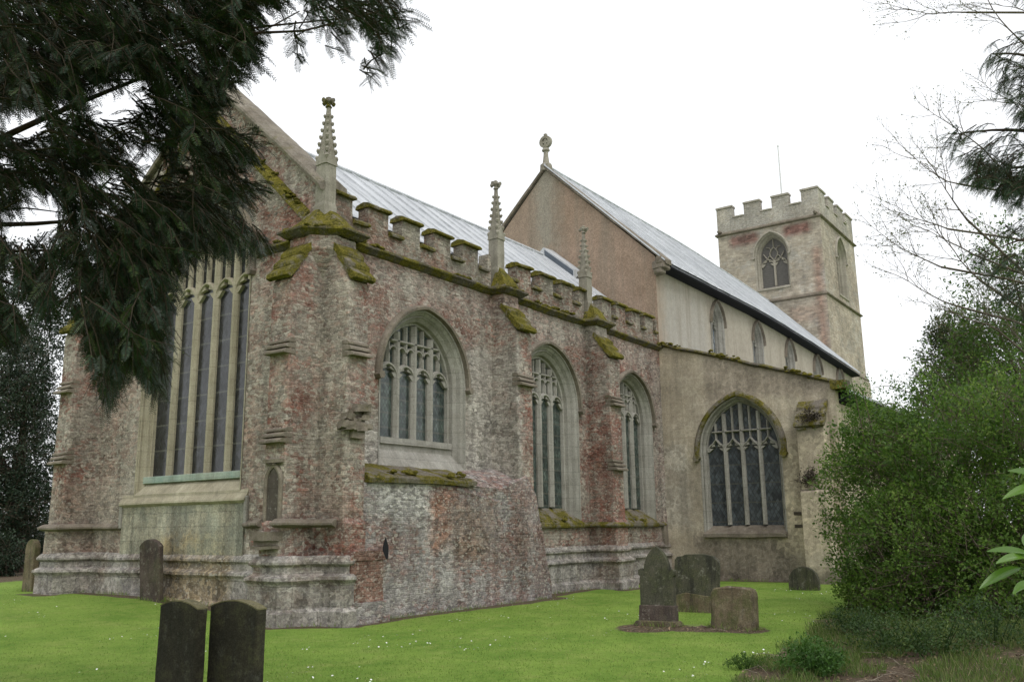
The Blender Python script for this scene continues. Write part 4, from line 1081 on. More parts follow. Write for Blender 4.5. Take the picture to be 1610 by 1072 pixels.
H_GREEN = headstone_mat('green_grey_headstone', (0.050, 0.053, 0.034), (0.095, 0.088, 0.066), moss=0.45, dark=0.75)
H_BROWN = headstone_mat('dark_streaked_headstone', (0.060, 0.044, 0.037), (0.11, 0.088, 0.075), moss=0.35, dark=0.6)
H_MOSSY = headstone_mat('mossy_pitted_headstone', (0.11, 0.085, 0.055), (0.20, 0.165, 0.105), moss=0.8, dark=0.6, mscale=4, lk=0.35)
H_DARK = headstone_mat('dark_algae_headstone', (0.026, 0.026, 0.018), (0.050, 0.042, 0.032), lk=0.12, moss=0.35, dark=0.6, mscale=3)
H_TOP = headstone_mat('lichened_headstone_edge', (0.13, 0.115, 0.06), (0.2, 0.18, 0.1), moss=0.55, dark=0.3)
H_PALE = headstone_mat('pale_lower_headstone', (0.095, 0.092, 0.085), (0.17, 0.165, 0.155), moss=0.15, dark=0.25)

def seg_top(w, zs, rise, shoulder=0.0, n=10):
    h = w / 2; p = [(-h, 0), (-h, zs)]
    if shoulder: p += [(-h + shoulder, zs)]
    a = h - shoulder
    R = (a * a + rise * rise) / (2 * rise); th = math.asin(min(1, a / R))
    for k in range(n + 1):
        t = -th + 2 * th * k / n
        p.append((R * math.sin(t), zs + rise - R + R * math.cos(t)))
    if shoulder: p += [(h - shoulder, zs)]
    p += [(h, zs), (h, 0)]
    q = [p[0]]
    for a_ in p[1:]:
        if math.hypot(a_[0] - q[-1][0], a_[1] - q[-1][1]) > 1e-4: q.append(a_)
    return q

def stone_xf(loc, rz, lean=0.0, roll=0.0):
    M = Matrix.Translation(Vector(loc)) @ Matrix.Rotation(rz, 4, 'Z') @ Matrix.Rotation(lean, 4, 'X') @ Matrix.Rotation(roll, 4, 'Y')
    return lambda u, v, d: M @ Vector((u, d, v))

def headstone(loc, rz, outline, thick, mat, label, lean=0.0, roll=0.0, wob=0.008, bevel=0.012, parts=()):
    z = ground_z(loc[0], loc[1]); loc = (loc[0], loc[1], z)
    r = empty('headstone', loc, label, 'headstone', 'headstones in the churchyard')
    fn = stone_xf((loc[0], loc[1], loc[2] - 0.12), rz, lean, roll)
    o = [(u, v + 0.12 if v > 0 else v) for u, v in outline]
    m = MB(); m.prism(o, fn, -thick / 2, thick / 2); m.build('slab', mat, r, bevel=bevel, wob=wob, sub=0.12, ws=2.5)
    for nm, pm, f in parts:
        q = MB(); f(q, fn); q.build(nm, pm, r, bevel=0.01, wob=wob, sub=0.12, ws=2.5)
    return r

FACE = math.radians(-90)       # inscribed faces look east or west, like the church's ends
# tall pointed stone on a stepped base
def lancet(w, zs, za, n=8):
    h = za - zs; a = w / 2; R = (a * a + h * h) / (2 * a); th = math.asin(min(1, h / R)); L = []
    for k in range(n + 1):
        t = th * k / n; L.append((-a + R - R * math.cos(t), zs + R * math.sin(t)))
    return L + [(-u, v) for u, v in reversed(L[:-1])]
ol = [(-0.29, 0), (-0.28, 0.76), (-0.31, 0.79), (-0.31, 0.86), (-0.26, 0.89), (-0.225, 0.84)] + lancet(0.43, 0.84, 1.24) + [(0.225, 0.84), (0.26, 0.89), (0.31, 0.86), (0.31, 0.79), (0.28, 0.76), (0.29, 0)]
headstone((2.42, -5.43), FACE + math.radians(6), ol, 0.13, H_GREEN, 'tall pointed headstone with small round shoulders on a low base', lean=math.radians(-3), parts=[
    ('base', H_MOSSY, lambda q, fn: q.prism([(-0.37, 0), (0.37, 0), (0.37, 0.15), (0.33, 0.20), (-0.33, 0.20), (-0.37, 0.15)], fn, -0.15, 0.15)),
    ('die', H_BROWN, lambda q, fn: q.prism([(-0.31, 0.19), (0.31, 0.19), (0.30, 0.44), (-0.30, 0.44)], fn, -0.085, 0.085))])
o2 = [(-0.46, 0), (-0.46, 0.92), (-0.41, 0.99), (-0.30, 1.0), (-0.24, 1.03), (-0.08, 1.05), (0.13, 1.06), (0.33, 1.03), (0.42, 0.97), (0.44, 0.92), (0.44, 0)]
headstone((5.0, -4.93), FACE + math.radians(-4), o2, 0.14, H_GREEN, 'broad green-stained headstone with a curved top behind the pointed one', lean=math.radians(-4), roll=math.radians(2), parts=[
    ('foot', H_MOSSY, lambda q, fn: q.prism([(-0.43, 0.0), (0.43, 0.0), (0.43, 0.42), (-0.2, 0.46), (-0.43, 0.40)], fn, -0.078, 0.05))])
headstone((2.60, -6.62), FACE + math.radians(5), [(-0.36, 0), (-0.36, 0.5), (-0.33, 0.60), (-0.1, 0.64), (0.2, 0.63), (0.30, 0.60), (0.33, 0.5), (0.34, 0)], 0.20, H_MOSSY,
          'squat mossy pitted headstone leaning on bare earth', lean=math.radians(-5), roll=math.radians(4), wob=0.03, bevel=0.03)
headstone((11.35, -4.92), FACE, seg_top(0.74, 0.20, 0.36), 0.14, H_GREEN, 'low half-round headstone standing close to the aisle wall', lean=math.radians(-3))
headstone((-0.42, 4.12), FACE + math.radians(3), seg_top(0.62, 1.05, 0.14, 0.0), 0.10, H_BROWN, 'upright dark headstone against the wall under the great east window', lean=math.radians(4), roll=math.radians(-1.5))
headstone((-0.40, 9.0), FACE, seg_top(0.42, 0.98, 0.18), 0.14, H_MOSSY, 'narrow round-topped headstone beyond the far left corner of the church', roll=math.radians(1))
for (px, w, dp, zt, rise, lab) in ((279, 0.60, 8.75, 0.85, 0.062, 'dark algae-stained headstone in the foreground, the narrower of a near pair'),
                              (366, 0.70, 8.65, 0.85, 0.07, 'dark algae-stained headstone in the foreground, the wider of a near pair')):
    p = P(px, 960, dp)
    ol = seg_top(w, zt, rise)
    hz = headstone((p.x + 0.06, p.y, 0), FACE + math.radians(1.5), ol, 0.125, H_DARK, lab, wob=0.005, roll=math.radians(0.8 if px < 300 else 0.2))
    top = [(u, v + 0.12) for u, v in ol[1:-1]]
    q = MB(); fn = stone_xf((p.x + 0.06, p.y, ground_z(p.x, p.y) - 0.12), FACE + math.radians(1.5), 0, math.radians(0.8 if px < 300 else 0.2))
    q.prism(top + [(u, v - 0.012) for u, v in reversed(top)], lambda u, v, d: fn(u, v + 0.008, d), -0.062, 0.062)
    q.build('top_edge', H_TOP, hz, wob=0.004, sub=0.1)

# ------------------------------------------------------------------ vegetation builders (numpy)
def np_mesh(name, V, F, mat, parent=None, tint=None, origin=None):
    """V (N,3) world, F (M,4) or (M,3) -> one mesh object."""
    V = np.asarray(V, np.float32); F = np.asarray(F, np.int32)
    if parent is not None: V = V - np.array(world_loc(parent), np.float32)
    me = bpy.data.meshes.new(name); k = F.shape[1]
    me.vertices.add(len(V)); me.vertices.foreach_set('co', V.ravel())
    me.loops.add(F.size); me.loops.foreach_set('vertex_index', F.ravel())
    me.polygons.add(len(F)); me.polygons.foreach_set('loop_start', np.arange(0, F.size, k, dtype=np.int32))
    me.polygons.foreach_set('loop_total', np.full(len(F), k, np.int32))
    if tint is not None:
        at = me.attributes.new('tint', 'FLOAT', 'POINT'); at.data.foreach_set('value', np.asarray(tint, np.float32))
    me.update(calc_edges=True); me.validate()
    me.materials.append(mat)
    o = bpy.data.objects.new(name, me); COL.objects.link(o); o.parent = parent
    return o

def leaf_mat(name, a, b, c=None, trans=0.35, rough=0.5, spec=0.3):
    N = NT(name)
    at = N.n('ShaderNodeAttribute'); at.attribute_name = 'tint'
    col = N.mix(at.outputs['Fac'], a, b)
    if c is not None: col = N.mix(N.ramp(at.outputs['Fac'], 0.82, 1.0), col, c)
    col = N.mix(N.math('MULTIPLY', N.ramp(N.noise(1.3, 3), 0.35, 0.65), 0.35), col, N.scale(col, 0.6))
    b1 = N.n('ShaderNodeBsdfPrincipled'); N.put(b1.inputs['Base Color'], col); b1.inputs['Roughness'].default_value = rough
    b1.inputs['Specular IOR Level'].default_value = spec
    t1 = N.n('ShaderNodeBsdfTranslucent'); N.put(t1.inputs['Color'], N.mix(0.5, col, N.scale(col, 1.6)))
    mx = N.n('ShaderNodeMixShader'); mx.inputs[0].default_value = trans
    N.t.links.new(b1.outputs[0], mx.inputs[1]); N.t.links.new(t1.outputs[0], mx.inputs[2]); N.t.links.new(mx.outputs[0], N.out.inputs['Surface'])
    return N.m
def bark_mat(name, a, b, sc=6):
    N = NT(name)
    n = N.noise(sc, 6, 0.7, stretch=(3, 3, 0.6))
    col = N.mix(N.ramp(n, 0.35, 0.65), a, b)
    return N.finish(col, 0.9, N.bump(n, 0.8, 0.02), 0.1)

def nrm(a): return a / np.maximum(np.linalg.norm(a, axis=-1, keepdims=True), 1e-9)
def rvec(n): return nrm(RNG.normal(size=(n, 3)))

def leaves(pos, axis, normal, L, Wd, fold=0.0):
    """one diamond leaf per row: base pos, direction axis, face normal."""
    n = len(pos); side = nrm(np.cross(axis, normal))
    L = np.asarray(L).reshape(-1, 1); Wd = np.asarray(Wd).reshape(-1, 1)
    m = pos + axis * L * 0.45 + normal * L * fold
    V = np.stack([pos, m + side * Wd * 0.5, pos + axis * L, m - side * Wd * 0.5], 1).reshape(-1, 3)
    return V, np.arange(n * 4).reshape(-1, 4)

def tubes(segs, sides=4):
    """segs: list of (p0, p1, r0, r1) -> prism mesh arrays."""
    if not len(segs): return np.zeros((0, 3)), np.zeros((0, 4), int)
    A = np.array([s[0] for s in segs], float); B = np.array([s[1] for s in segs], float)
    ra = np.array([s[2] for s in segs])[:, None]; rb = np.array([s[3] for s in segs])[:, None]
    d = nrm(B - A); ref = np.where(np.abs(d[:, 2:3]) > 0.9, np.array([[1.0, 0, 0]]), np.array([[0, 0, 1.0]]))
    u = nrm(np.cross(d, ref)); v = np.cross(d, u)
    ring = []
    for (c, r) in ((A, ra), (B, rb)):
        for k in range(sides):
            a = 2 * math.pi * k / sides; ring.append(c + (u * math.cos(a) + v * math.sin(a)) * r)
    V = np.stack(ring, 1); n = len(A)
    F = []
    base = np.arange(n)[:, None] * 2 * sides
    for k in range(sides):
        j = (k + 1) % sides
        F.append(np.concatenate([base + k, base + j, base + sides + j, base + sides + k], 1))
    return V.reshape(-1, 3), np.concatenate(F, 0)

def curve_pts(p0, d0, length, n, droop, jitter=0.15):
    """a drooping branch as a list of points."""
    p = np.array(p0, float); d = np.array(d0, float); d /= np.linalg.norm(d); out = [p.copy()]
    for i in range(n):
        d = d + np.array([0, 0, -droop / n]) + RNG.normal(size=3) * jitter / math.sqrt(n)
        d /= np.linalg.norm(d); p = p + d * length / n; out.append(p.copy())
    return out

def in_poly(x, y, poly):
    x = np.asarray(x); y = np.asarray(y); c = np.zeros(x.shape, bool); n = len(poly)
    for i in range(n):
        x0, y0 = poly[i]; x1, y1 = poly[(i + 1) % n]
        cond = ((y0 > y) != (y1 > y)) & (x < (x1 - x0) * (y - y0) / ((y1 - y0) or 1e-9) + x0)
        c ^= cond
    return c

def needle_shoots(O, D, Ls, nn, nl, nw, droop=0.25, spread=0.55):
    """yew-like shoots: two ranks of flat needles along each drooping stem. O,D (n,3), Ls (n,)."""
    n = len(O); D = nrm(D)
    up = np.array([[0, 0, 1.0]])
    S = nrm(np.cross(D, up + RNG.normal(size=(n, 3)) * 0.35))
    NU = nrm(np.cross(S, D))
    t = (np.arange(nn) + 0.5) / nn
    T = t[None, :, None]
    base = O[:, None, :] + D[:, None, :] * (Ls[:, None, None] * T) + np.array([0, 0, -1.0]) * (droop * Ls[:, None, None] * T * T)
    tang = nrm(D[:, None, :] + np.array([0, 0, -1.0]) * (2 * droop * T))
    Vs = []; Fs = []; cnt = 0; tints = []
    tn = RNG.uniform(0, 1, n)
    for sgn in (-1, 1):
        ax = nrm(S[:, None, :] * sgn + tang * spread + NU[:, None, :] * RNG.uniform(-0.15, 0.3, (n, nn, 1)) + np.array([0, 0, -0.12]))
        ln = nl * (0.55 + 0.75 * np.sin(np.pi * np.clip(t * 0.92 + 0.06, 0, 1)))[None, :] * RNG.uniform(0.8, 1.15, (n, nn))
        b = base.reshape(-1, 3); a = ax.reshape(-1, 3)
        nm = np.repeat(NU, nn, 0)
        V, F = leaves(b, a, nm, ln.ravel(), np.full(n * nn, nw))
        Vs.append(V); Fs.append(F + cnt); cnt += len(V); tints.append(np.repeat(np.clip(tn[:, None] + RNG.normal(size=(n, nn)) * 0.12, 0, 1).ravel(), 4))
    tip = base[:, -1, :]
    mid = base[:, nn // 2, :]
    segs = [(O[i], mid[i], 0.0022, 0.0018) for i in range(n)] + [(mid[i], tip[i], 0.0018, 0.0012) for i in range(n)]
    return np.concatenate(Vs), np.concatenate(Fs), np.concatenate(tints), segs

# ------------------------------------------------------------------ the yew overhanging the view from the left
M_YEW = leaf_mat('yew_needles', (0.009, 0.022, 0.010), (0.023, 0.048, 0.019), (0.048, 0.072, 0.02), trans=0.08, rough=0.45, spec=0.35)
M_YEWTWIG = bark_mat('yew_twig', (0.035, 0.028, 0.02), (0.07, 0.055, 0.04))
M_YEWBARK = bark_mat('yew_bark', (0.05, 0.035, 0.028), (0.11, 0.075, 0.06))
YEW_POLY = [(-700, -700), (655, -700), (660, -160), (640, -60), (646, 30), (628, 66), (606, 100), (584, 134), (566, 116), (556, 60), (540, 58), (520, 122), (498, 110), (512, 52), (488, 28), (478, 94), (458, 88), (462, 34), (440, 14), (430, 40), (402, 44),
            (412, 90), (392, 104), (372, 130), (352, 160), (330, 185),
            (352, 200), (404, 205), (418, 232), (392, 256), (360, 268), (412, 284), (416, 300), (384, 318), (360, 332), (402, 350), (425, 380), (400, 392), (330, 392), (292, 410), (276, 440), (262, 500), (266, 575), (240, 625), (222, 590), (206, 575),
            (184, 600), (166, 652), (146, 580), (118, 500), (96, 470), (80, 520), (64, 480), (40, 500), (20, 540), (-700, 700)]
def yew_hole(x, y):
    """loose places in the crown where the sky shows."""
    h = np.zeros(np.shape(x), bool)
    for cx, cy, rx, ry in ((165, 155, 34, 26), (95, 168, 17, 11), (205, 125, 19, 12), (30, 190, 34, 21), (62, 330, 25, 30), (28, 352, 22, 25), (236, 256, 14, 26), (205, 240, 14, 11),
                           (100, 440, 12, 28), (15, 440, 14, 30), (265, 60, 10, 8), (40, 480, 12, 20), (150, 285, 12, 9), (170, 270, 10, 8), (290, 232, 9, 8), (8, 250, 9, 8), (92, 520, 12, 20)):
        h |= ((x - cx) / (rx * 1.15)) ** 2 + ((y - cy) / (ry * 1.15)) ** 2 < 1
    nz = np.array([noise.noise(Vector((a / 34.0, b / 60.0, 5.0))) for a, b in zip(np.ravel(x), np.ravel(y))]).reshape(np.shape(x))
    h |= (np.asarray(x) > 400) & (np.asarray(y) > -20) & (nz > 0.10)
    return h
def yew_gap(p):
    """the crown is clumped: open pockets between the boughs."""
    return noise.noise(Vector(p) * 1.9) + 0.5 * noise.noise(Vector(p) * 4.5) < -0.12
yt = np.array(P(-900, 1000, 6.0)); yt[2] = ground_z(yt[0], yt[1])
YEW = empty('yew_tree', tuple(yt), 'dark yew tree hanging its needled branches across the upper left of the view', 'tree')
limbs = []; ytop = yt + np.array([0.1, 0.2, 0.0])
trunk_path = [yt + np.array([0, 0, -0.2]), yt + np.array([0.05, 0.0, 1.0]), yt + np.array([0.0, 0.12, 2.4]), yt + np.array([0.15, 0.1, 3.8]), yt + np.array([0.1, 0.3, 6.0]), yt + np.array([0.0, 0.35, 8.4])]
tm = MB(); tm.tube([tuple(p) for p in trunk_path], [0.42, 0.34, 0.29, 0.22, 0.12, 0.02], 12); tm.build('trunk', M_YEWBARK, YEW, wob=0.03, sub=0.25, smooth=True)
targets = [(-160, 300, 6.2), (60, 262, 6.2), (-60, 60, 5.6), (140, 40, 5.8), (260, 120, 6.3), (330, 40, 6.0), (420, -80, 5.6), (545, 30, 5.6), (620, 20, 5.4), (480, 20, 5.9), (440, 5, 6.0), (40, 420, 6.6), (200, 400, 6.6), (310, 330, 6.8),
           (-250, 520, 6.6), (-300, -200, 5.0), (100, -250, 4.8), (300, -320, 4.8), (500, -350, 4.8), (180, 520, 6.9), (120, 330, 7.0), (-400, 200, 5.4)]
lb = MB(); BR = []          # points on the limbs that carry branchlets
for (px, py, d) in targets:
    e = np.array(P(px, py, d)); b = np.array(trunk_path[2]) + np.array([0, 0, RNG.uniform(-0.2, 2.2)])
    m = b * 0.5 + e * 0.5 + np.array([0, 0, 0.35]) + RNG.normal(size=3) * 0.12
    pts = []
    for k in range(13):
        t = k / 12; q = (1 - t) ** 2 * b + 2 * t * (1 - t) * m + t * t * e + RNG.normal(size=3) * 0.025
        pts.append(q); BR.append((q, e - b))
    lb.tube([tuple(p) for p in pts], [0.075 * (1 - t / 12) ** 1.3 + 0.004 for t in range(13)], 7)
lo = lb.build('limbs', M_YEWBARK, YEW, wob=0.012, sub=0.4, smooth=True)
def mass_of_shoots(poly, hole, xr, yr, dr, count, out_dir, off_keep, blen=(0.3, 0.65), slen=(0.07, 0.15), step=0.045, droop=0.55, edge=10, gap=None):
    """branchlets scattered through a volume of the crown, each carrying two ranks of shoots."""
    O = []; D = []; Ls = []; segs = []
    made = 0; tries = 0
    while made < count and tries < 60:
        tries += 1
        m = count * 2
        px = RNG.uniform(*xr, m); py = RNG.uniform(*yr, m); dd = RNG.uniform(*dr, m)
        ok = in_poly(px, py, poly) & ~hole(px, py)
        infr = (px > -60) & (py > -60)
        ok &= infr | (RNG.uniform(size=m) < off_keep)
        for x, y, d in zip(px[ok], py[ok], dd[ok]):
            if made >= count: break
            p = np.array(P(x, y, d))
            if gap is not None and gap(p): continue
            od = out_dir(x, y) + RNG.normal(size=3) * 0.45
            L = RNG.uniform(*blen); n = max(3, int(L / 0.09))
            pts = curve_pts(p, od, L, n, droop, 0.35)
            A = np.array(pts); qx, qy, _ = proj(A)
            good = in_poly(qx, qy, poly) & ~hole(qx, qy)
            stop = len(pts)
            for i, g in enumerate(good):
                if not g: stop = i; break
            if stop < 2: continue
            pts = pts[:stop]; made += 1
            for i in range(len(pts) - 1):
                r = 0.0045 * (1 - i / len(pts)) + 0.0018; segs.append((pts[i], pts[i + 1], r, r * 0.85))
            seglen = L / n; acc = 0; side = 1
            for i in range(len(pts) - 1):
                a, b = pts[i], pts[i + 1]; dv = (b - a) / (np.linalg.norm(b - a) + 1e-9)
                s = np.cross(dv, [0, 0, 1.0]); s /= (np.linalg.norm(s) + 1e-9)
                k = max(1, int(seglen / step))
                for j in range(k):
                    side = -side
                    f = 1 - 0.45 * (i + j / k) / len(pts)
                    O.append(a + (b - a) * (j + RNG.uniform()) / k)
                    D.append(dv * 0.75 + s * side * RNG.uniform(0.5, 1.0) + np.array([0, 0, RNG.uniform(-0.45, 0.1)]))
                    Ls.append(RNG.uniform(*slen) * f)
            O.append(pts[-1]); D.append(pts[-1] - pts[-2]); Ls.append(RNG.uniform(*slen))
    return np.array(O), np.array(D), np.array(Ls), segs

right_v = np.array(RGT); up_w = np.array([0, 0, 1.0]); fwd_v = np.array(FWD)
def yew_dir(x, y):
    t = 0.9 if x < 330 else 0.5
    return right_v * (0.9 if y < 330 else 0.35) + np.array([0, 0, -0.25 if y < 330 else -0.9])
O, D, Ls, sg = mass_of_shoots(YEW_POLY, yew_hole, (-700, 655), (-700, 640), (4.6, 7.8), 3900, yew_dir, 0.12, gap=yew_gap)
V, F, T, sg2 = needle_shoots(O, D, Ls, 13, 0.025, 0.0052, 0.3)
np_mesh('foliage', V, F, M_YEW, YEW, T)
Vt, Ft = tubes(sg + sg2, 3); np_mesh('twigs', Vt, Ft, M_YEWTWIG, YEW)

# ------------------------------------------------------------------ leaf clouds for broad-leaved trees and shrubs
def leaf_cloud(blobs, n_twigs, per, leaf, mat, parent, shell=0.45, keep=None, twig_mat=None, ratio=0.55, twig_len=0.22, up=0.35, aspect_noise=0.5, name='foliage', gap=0.5, gap_scale=0.9):
    """many small leaves on twig ends through a union of ellipsoids; blobs: (centre, radii, weight)."""
    C = np.array([b[0] for b in blobs], float); R = np.array([b[1] for b in blobs], float); W = np.array([b[2] for b in blobs], float); W /= W.sum()
    idx = RNG.choice(len(blobs), n_twigs, p=W)
    u = rvec(n_twigs); r = np.where(RNG.uniform(size=n_twigs) < 0.7, 1 - shell * RNG.uniform(size=n_twigs) ** 1.6, RNG.uniform(size=n_twigs) ** 0.45)
    pos = C[idx] + u * R[idx] * r[:, None]
    out = nrm(u / R[idx])
    # clumps and gaps: drop twigs where a coherent noise is low
    nz = np.array([noise.noise(Vector(p) * gap_scale) + 0.5 * noise.noise(Vector(p) * gap_scale * 2.7) for p in pos])
    rad = 1 + 0.22 * nz
    pos = C[idx] + (pos - C[idx]) * rad[:, None]
    ok = (nz > -gap) & (pos[:, 2] > 0.03)
    if keep is not None: ok &= keep(pos)
    pos, out, nz = pos[ok], out[ok], nz[ok]; n = len(pos)
    tw = nrm(out * 0.8 + rvec(n) * 0.7 + np.array([0, 0, up]))
    t = RNG.uniform(0, 1, (n, per, 1))
    base = pos[:, None, :] + tw[:, None, :] * (t - 0.3) * twig_len + RNG.normal(size=(n, per, 3)) * twig_len * 0.20
    ax = nrm(tw[:, None, :] * 0.5 + RNG.normal(size=(n, per, 3)) * 0.7)
    nm = nrm(np.array([0, 0, 0.9]) + out[:, None, :] * 0.5 + RNG.normal(size=(n, per, 3)) * 0.55)
    Ls = leaf * RNG.uniform(0.6, 1.25, (n, per))
    V, F = leaves(base.reshape(-1, 3), ax.reshape(-1, 3), nm.reshape(-1, 3), Ls.ravel(), Ls.ravel() * ratio)
    tint = np.clip(0.42 + 0.42 * nz[:, None] + RNG.normal(size=(n, 1)) * 0.16 + RNG.normal(size=(n, per)) * 0.14, 0, 1)
    np_mesh(name, V, F, mat, parent, np.repeat(tint.ravel(), 4))
    if twig_mat is not None:
        sel = RNG.uniform(size=n) < 0.5
        sg = [(p - w * twig_len * 1.4, p + w * twig_len * 0.7, 0.006, 0.002) for p, w in zip(pos[sel], tw[sel])]
        Vt, Ft = tubes(sg, 3); np_mesh('twigs', Vt, Ft, twig_mat, parent)
    return pos

def trunk_and_limbs(parent, base, ends, r0, mat, fork=0.45, height=None, name='trunk'):
    b = Vector(base); tm = MB(); h = height or 2.0
    tp = [tuple(b + Vector((0, 0, -0.2))), tuple(b + Vector((0.02, 0, h * 0.3))), tuple(b + Vector((0.05, 0.04, h * 0.7))), tuple(b + Vector((0.0, 0.08, h)))]
    tm.tube(tp, [r0 * 1.25, r0, r0 * 0.9, r0 * 0.8], 10)
    tm.build(name, mat, parent, wob=r0 * 0.12, sub=0.3, smooth=True)
    lm = MB(); s = Vector(tp[-1])
    for e in ends:
        e = Vector(e); m = s * 0.5 + e * 0.5 + Vector((RNG.uniform(-.2, .2), RNG.uniform(-.2, .2), (e - s).length * 0.12))
        pts = [tuple((1 - t) ** 2 * s + 2 * t * (1 - t) * m + t * t * e) for t in np.linspace(0, 1, 8)]
        lm.tube(pts, list(np.linspace(r0 * 0.55, r0 * 0.08, 8)), 6)
    lm.build('limbs', mat, parent, smooth=True)

leaf_cloud([((yt[0] + 0.2, yt[1] + 0.4, 7.2), (2.0, 2.0, 1.7), 1), ((yt[0] - 1.2, yt[1] + 1.0, 5.6), (1.9, 1.9, 1.5), 0.8), ((yt[0] + 0.2, yt[1] - 1.0, 5.4), (1.3, 1.3, 1.2), 0.5)], 3200, 12, 0.05, M_YEW, YEW, shell=0.7, twig_len=0.25, gap=0.4, ratio=0.2, name='upper_foliage')

# ------------------------------------------------------------------ the big leafy shrub on the right
M_BUSH = leaf_mat('shrub_leaves', (0.045, 0.108, 0.016), (0.190, 0.31, 0.050), (0.30, 0.39, 0.10), trans=0.48, rough=0.5)
M_BRIGHT = leaf_mat('fresh_spring_leaves', (0.045, 0.10, 0.016), (0.10, 0.18, 0.03), (0.17, 0.24, 0.05), trans=0.4)
M_BARK = bark_mat('grey_brown_bark', (0.10, 0.08, 0.06), (0.22, 0.18, 0.135))
def W3(px, py, d): return np.array(P(px, py, d))
BUSH = empty('shrub', tuple(W3(1510, 960, 15.6)[:2]) + (0.0,), 'large spreading green shrub beside the lawn, covering the right end of the aisle', 'shrub')
BB = [(W3(1400, 790, 17.3), (1.25, 1.25, 1.75), 1.1), (W3(1385, 715, 17.6), (0.85, 0.9, 1.0), 0.5), (W3(1500, 770, 16.0), (1.5, 1.5, 1.75), 1.5), (W3(1620, 750, 15.0), (1.7, 1.7, 2.0), 1.6),
      (W3(1450, 880, 15.2), (1.25, 1.25, 1.2), 1.0), (W3(1580, 890, 14.0), (1.3, 1.4, 1.3), 1.0), (W3(1720, 800, 14.0), (1.8, 1.8, 2.2), 1.0), (W3(1360, 880, 16.8), (0.6, 0.6, 0.9), 0.35), (W3(1455, 965, 14.9), (1.0, 0.9, 0.6), 0.4), (W3(1365, 945, 16.4), (0.45, 0.45, 0.45), 0.2), (W3(1570, 970, 13.6), (1.1, 1.0, 0.7), 0.4)]
leaf_cloud(BB, 12500, 12, 0.066, M_BUSH, BUSH, shell=0.5, twig_mat=M_BARK, twig_len=0.28, gap=0.2, gap_scale=1.35)
leaf_cloud(BB[:4] + [BB[7]], 1500, 14, 0.088, M_BRIGHT, BUSH, shell=0.18, twig_len=0.34, gap=0.0, gap_scale=1.0, name='young_foliage')
sm = MB(); bb = W3(1520, 960, 15.4)
for k in range(44):
    e = np.array(BB[k % 8][0]) + np.clip(RNG.normal(size=3), -1.2, 1.2) * 0.45; b = bb + np.array([RNG.uniform(-1.4, 1.4), RNG.uniform(-1.2, 1.2), 0]); b[2] = ground_z(b[0], b[1]) - 0.05
    m = (b + e) / 2 + np.array([0, 0, 0.4]) + RNG.normal(size=3) * 0.2
    sm.tube([tuple((1 - t) ** 2 * b + 2 * t * (1 - t) * m + t * t * e) for t in np.linspace(0, 1, 9)], list(np.linspace(0.035, 0.006, 9)), 5)
# arching bare stems standing out of the top
for (x0, y0, x1, y1) in ((1480, 650, 1398, 598), (1490, 640, 1420, 588), (1440, 660, 1385, 640), (1500, 620, 1445, 578), (1460, 640, 1372, 610), (1360, 700, 1338, 598), (1376, 700, 1352, 610)):
    b, e = W3(x0, y0, 16.8), W3(x1, y1, 16.6); m = (b + e) / 2 + np.array([0, 0, 0.35])
    sm.tube([tuple((1 - t) ** 2 * b + 2 * t * (1 - t) * m + t * t * e) for t in np.linspace(0, 1, 9)], list(np.linspace(0.012, 0.004, 9)), 4)
sm.build('stems', M_BARK, BUSH, smooth=True)
leaf_cloud([(W3(1345, 630, 17.0), (0.28, 0.28, 0.5), 1), (W3(1400, 605, 16.6), (0.5, 0.4, 0.25), 0.3), (W3(1450, 600, 16.6), (0.5, 0.4, 0.3), 0.4)], 150, 10, 0.055, M_BUSH, BUSH, shell=0.9, gap=2, name='top_sprigs')

# ------------------------------------------------------------------ trees beyond the shrub
M_IVY = leaf_mat('dull_green_leaves', (0.038, 0.064, 0.024), (0.095, 0.125, 0.044), (0.14, 0.11, 0.065), trans=0.3)
t1 = W3(1570, 840, 27); t1[2] = 0
TR1 = empty('leafy_tree', tuple(t1), 'dull green ivied tree rising behind the shrub at the right edge', 'tree', None)
B1_ = [(W3(1500, 600, 27), (1.0, 1.1, 1.4), 0.7), (W3(1575, 600, 27), (1.8, 1.8, 2.0), 1.4), (W3(1665, 540, 27), (1.8, 1.8, 2.4), 1.0), (W3(1540, 680, 27), (1.9, 1.9, 2.0), 1.0), (W3(1498, 530, 26.6), (0.62, 0.62, 0.7), 0.35), (W3(1680, 640, 26), (2.2, 2.2, 2.4), 0.8)]
leaf_cloud(B1_, 4600, 13, 0.10, M_IVY, TR1, shell=0.5, twig_mat=M_BARK, twig_len=0.35, gap=0.5, gap_scale=0.7)
trunk_and_limbs(TR1, t1, [b[0] for b in B1_], 0.24, M_BARK, height=3.5)
t2 = W3(1690, 900, 18.5); t2[2] = 0
TR2 = empty('spring_tree', tuple(t2), 'fresh green young tree in thin leaf above the shrub', 'tree')
B2_ = [(W3(1560, 500, 18.5), (0.9, 0.9, 1.3), 1), (W3(1590, 420, 18.5), (1.0, 1.0, 1.1), 1), (W3(1525, 570, 18.5), (0.8, 0.8, 0.9), 0.8), (W3(1640, 520, 18.5), (1.2, 1.2, 1.8), 1.2), (W3(1500, 640, 18.3), (0.8, 0.8, 0.7), 0.7)]
leaf_cloud(B2_, 1250, 11, 0.075, M_BRIGHT, TR2, shell=0.8, twig_mat=M_BARK, twig_len=0.4, gap=0.25, gap_scale=1.2)
trunk_and_limbs(TR2, t2, [b[0] for b in B2_], 0.12, M_BARK, height=2.6)

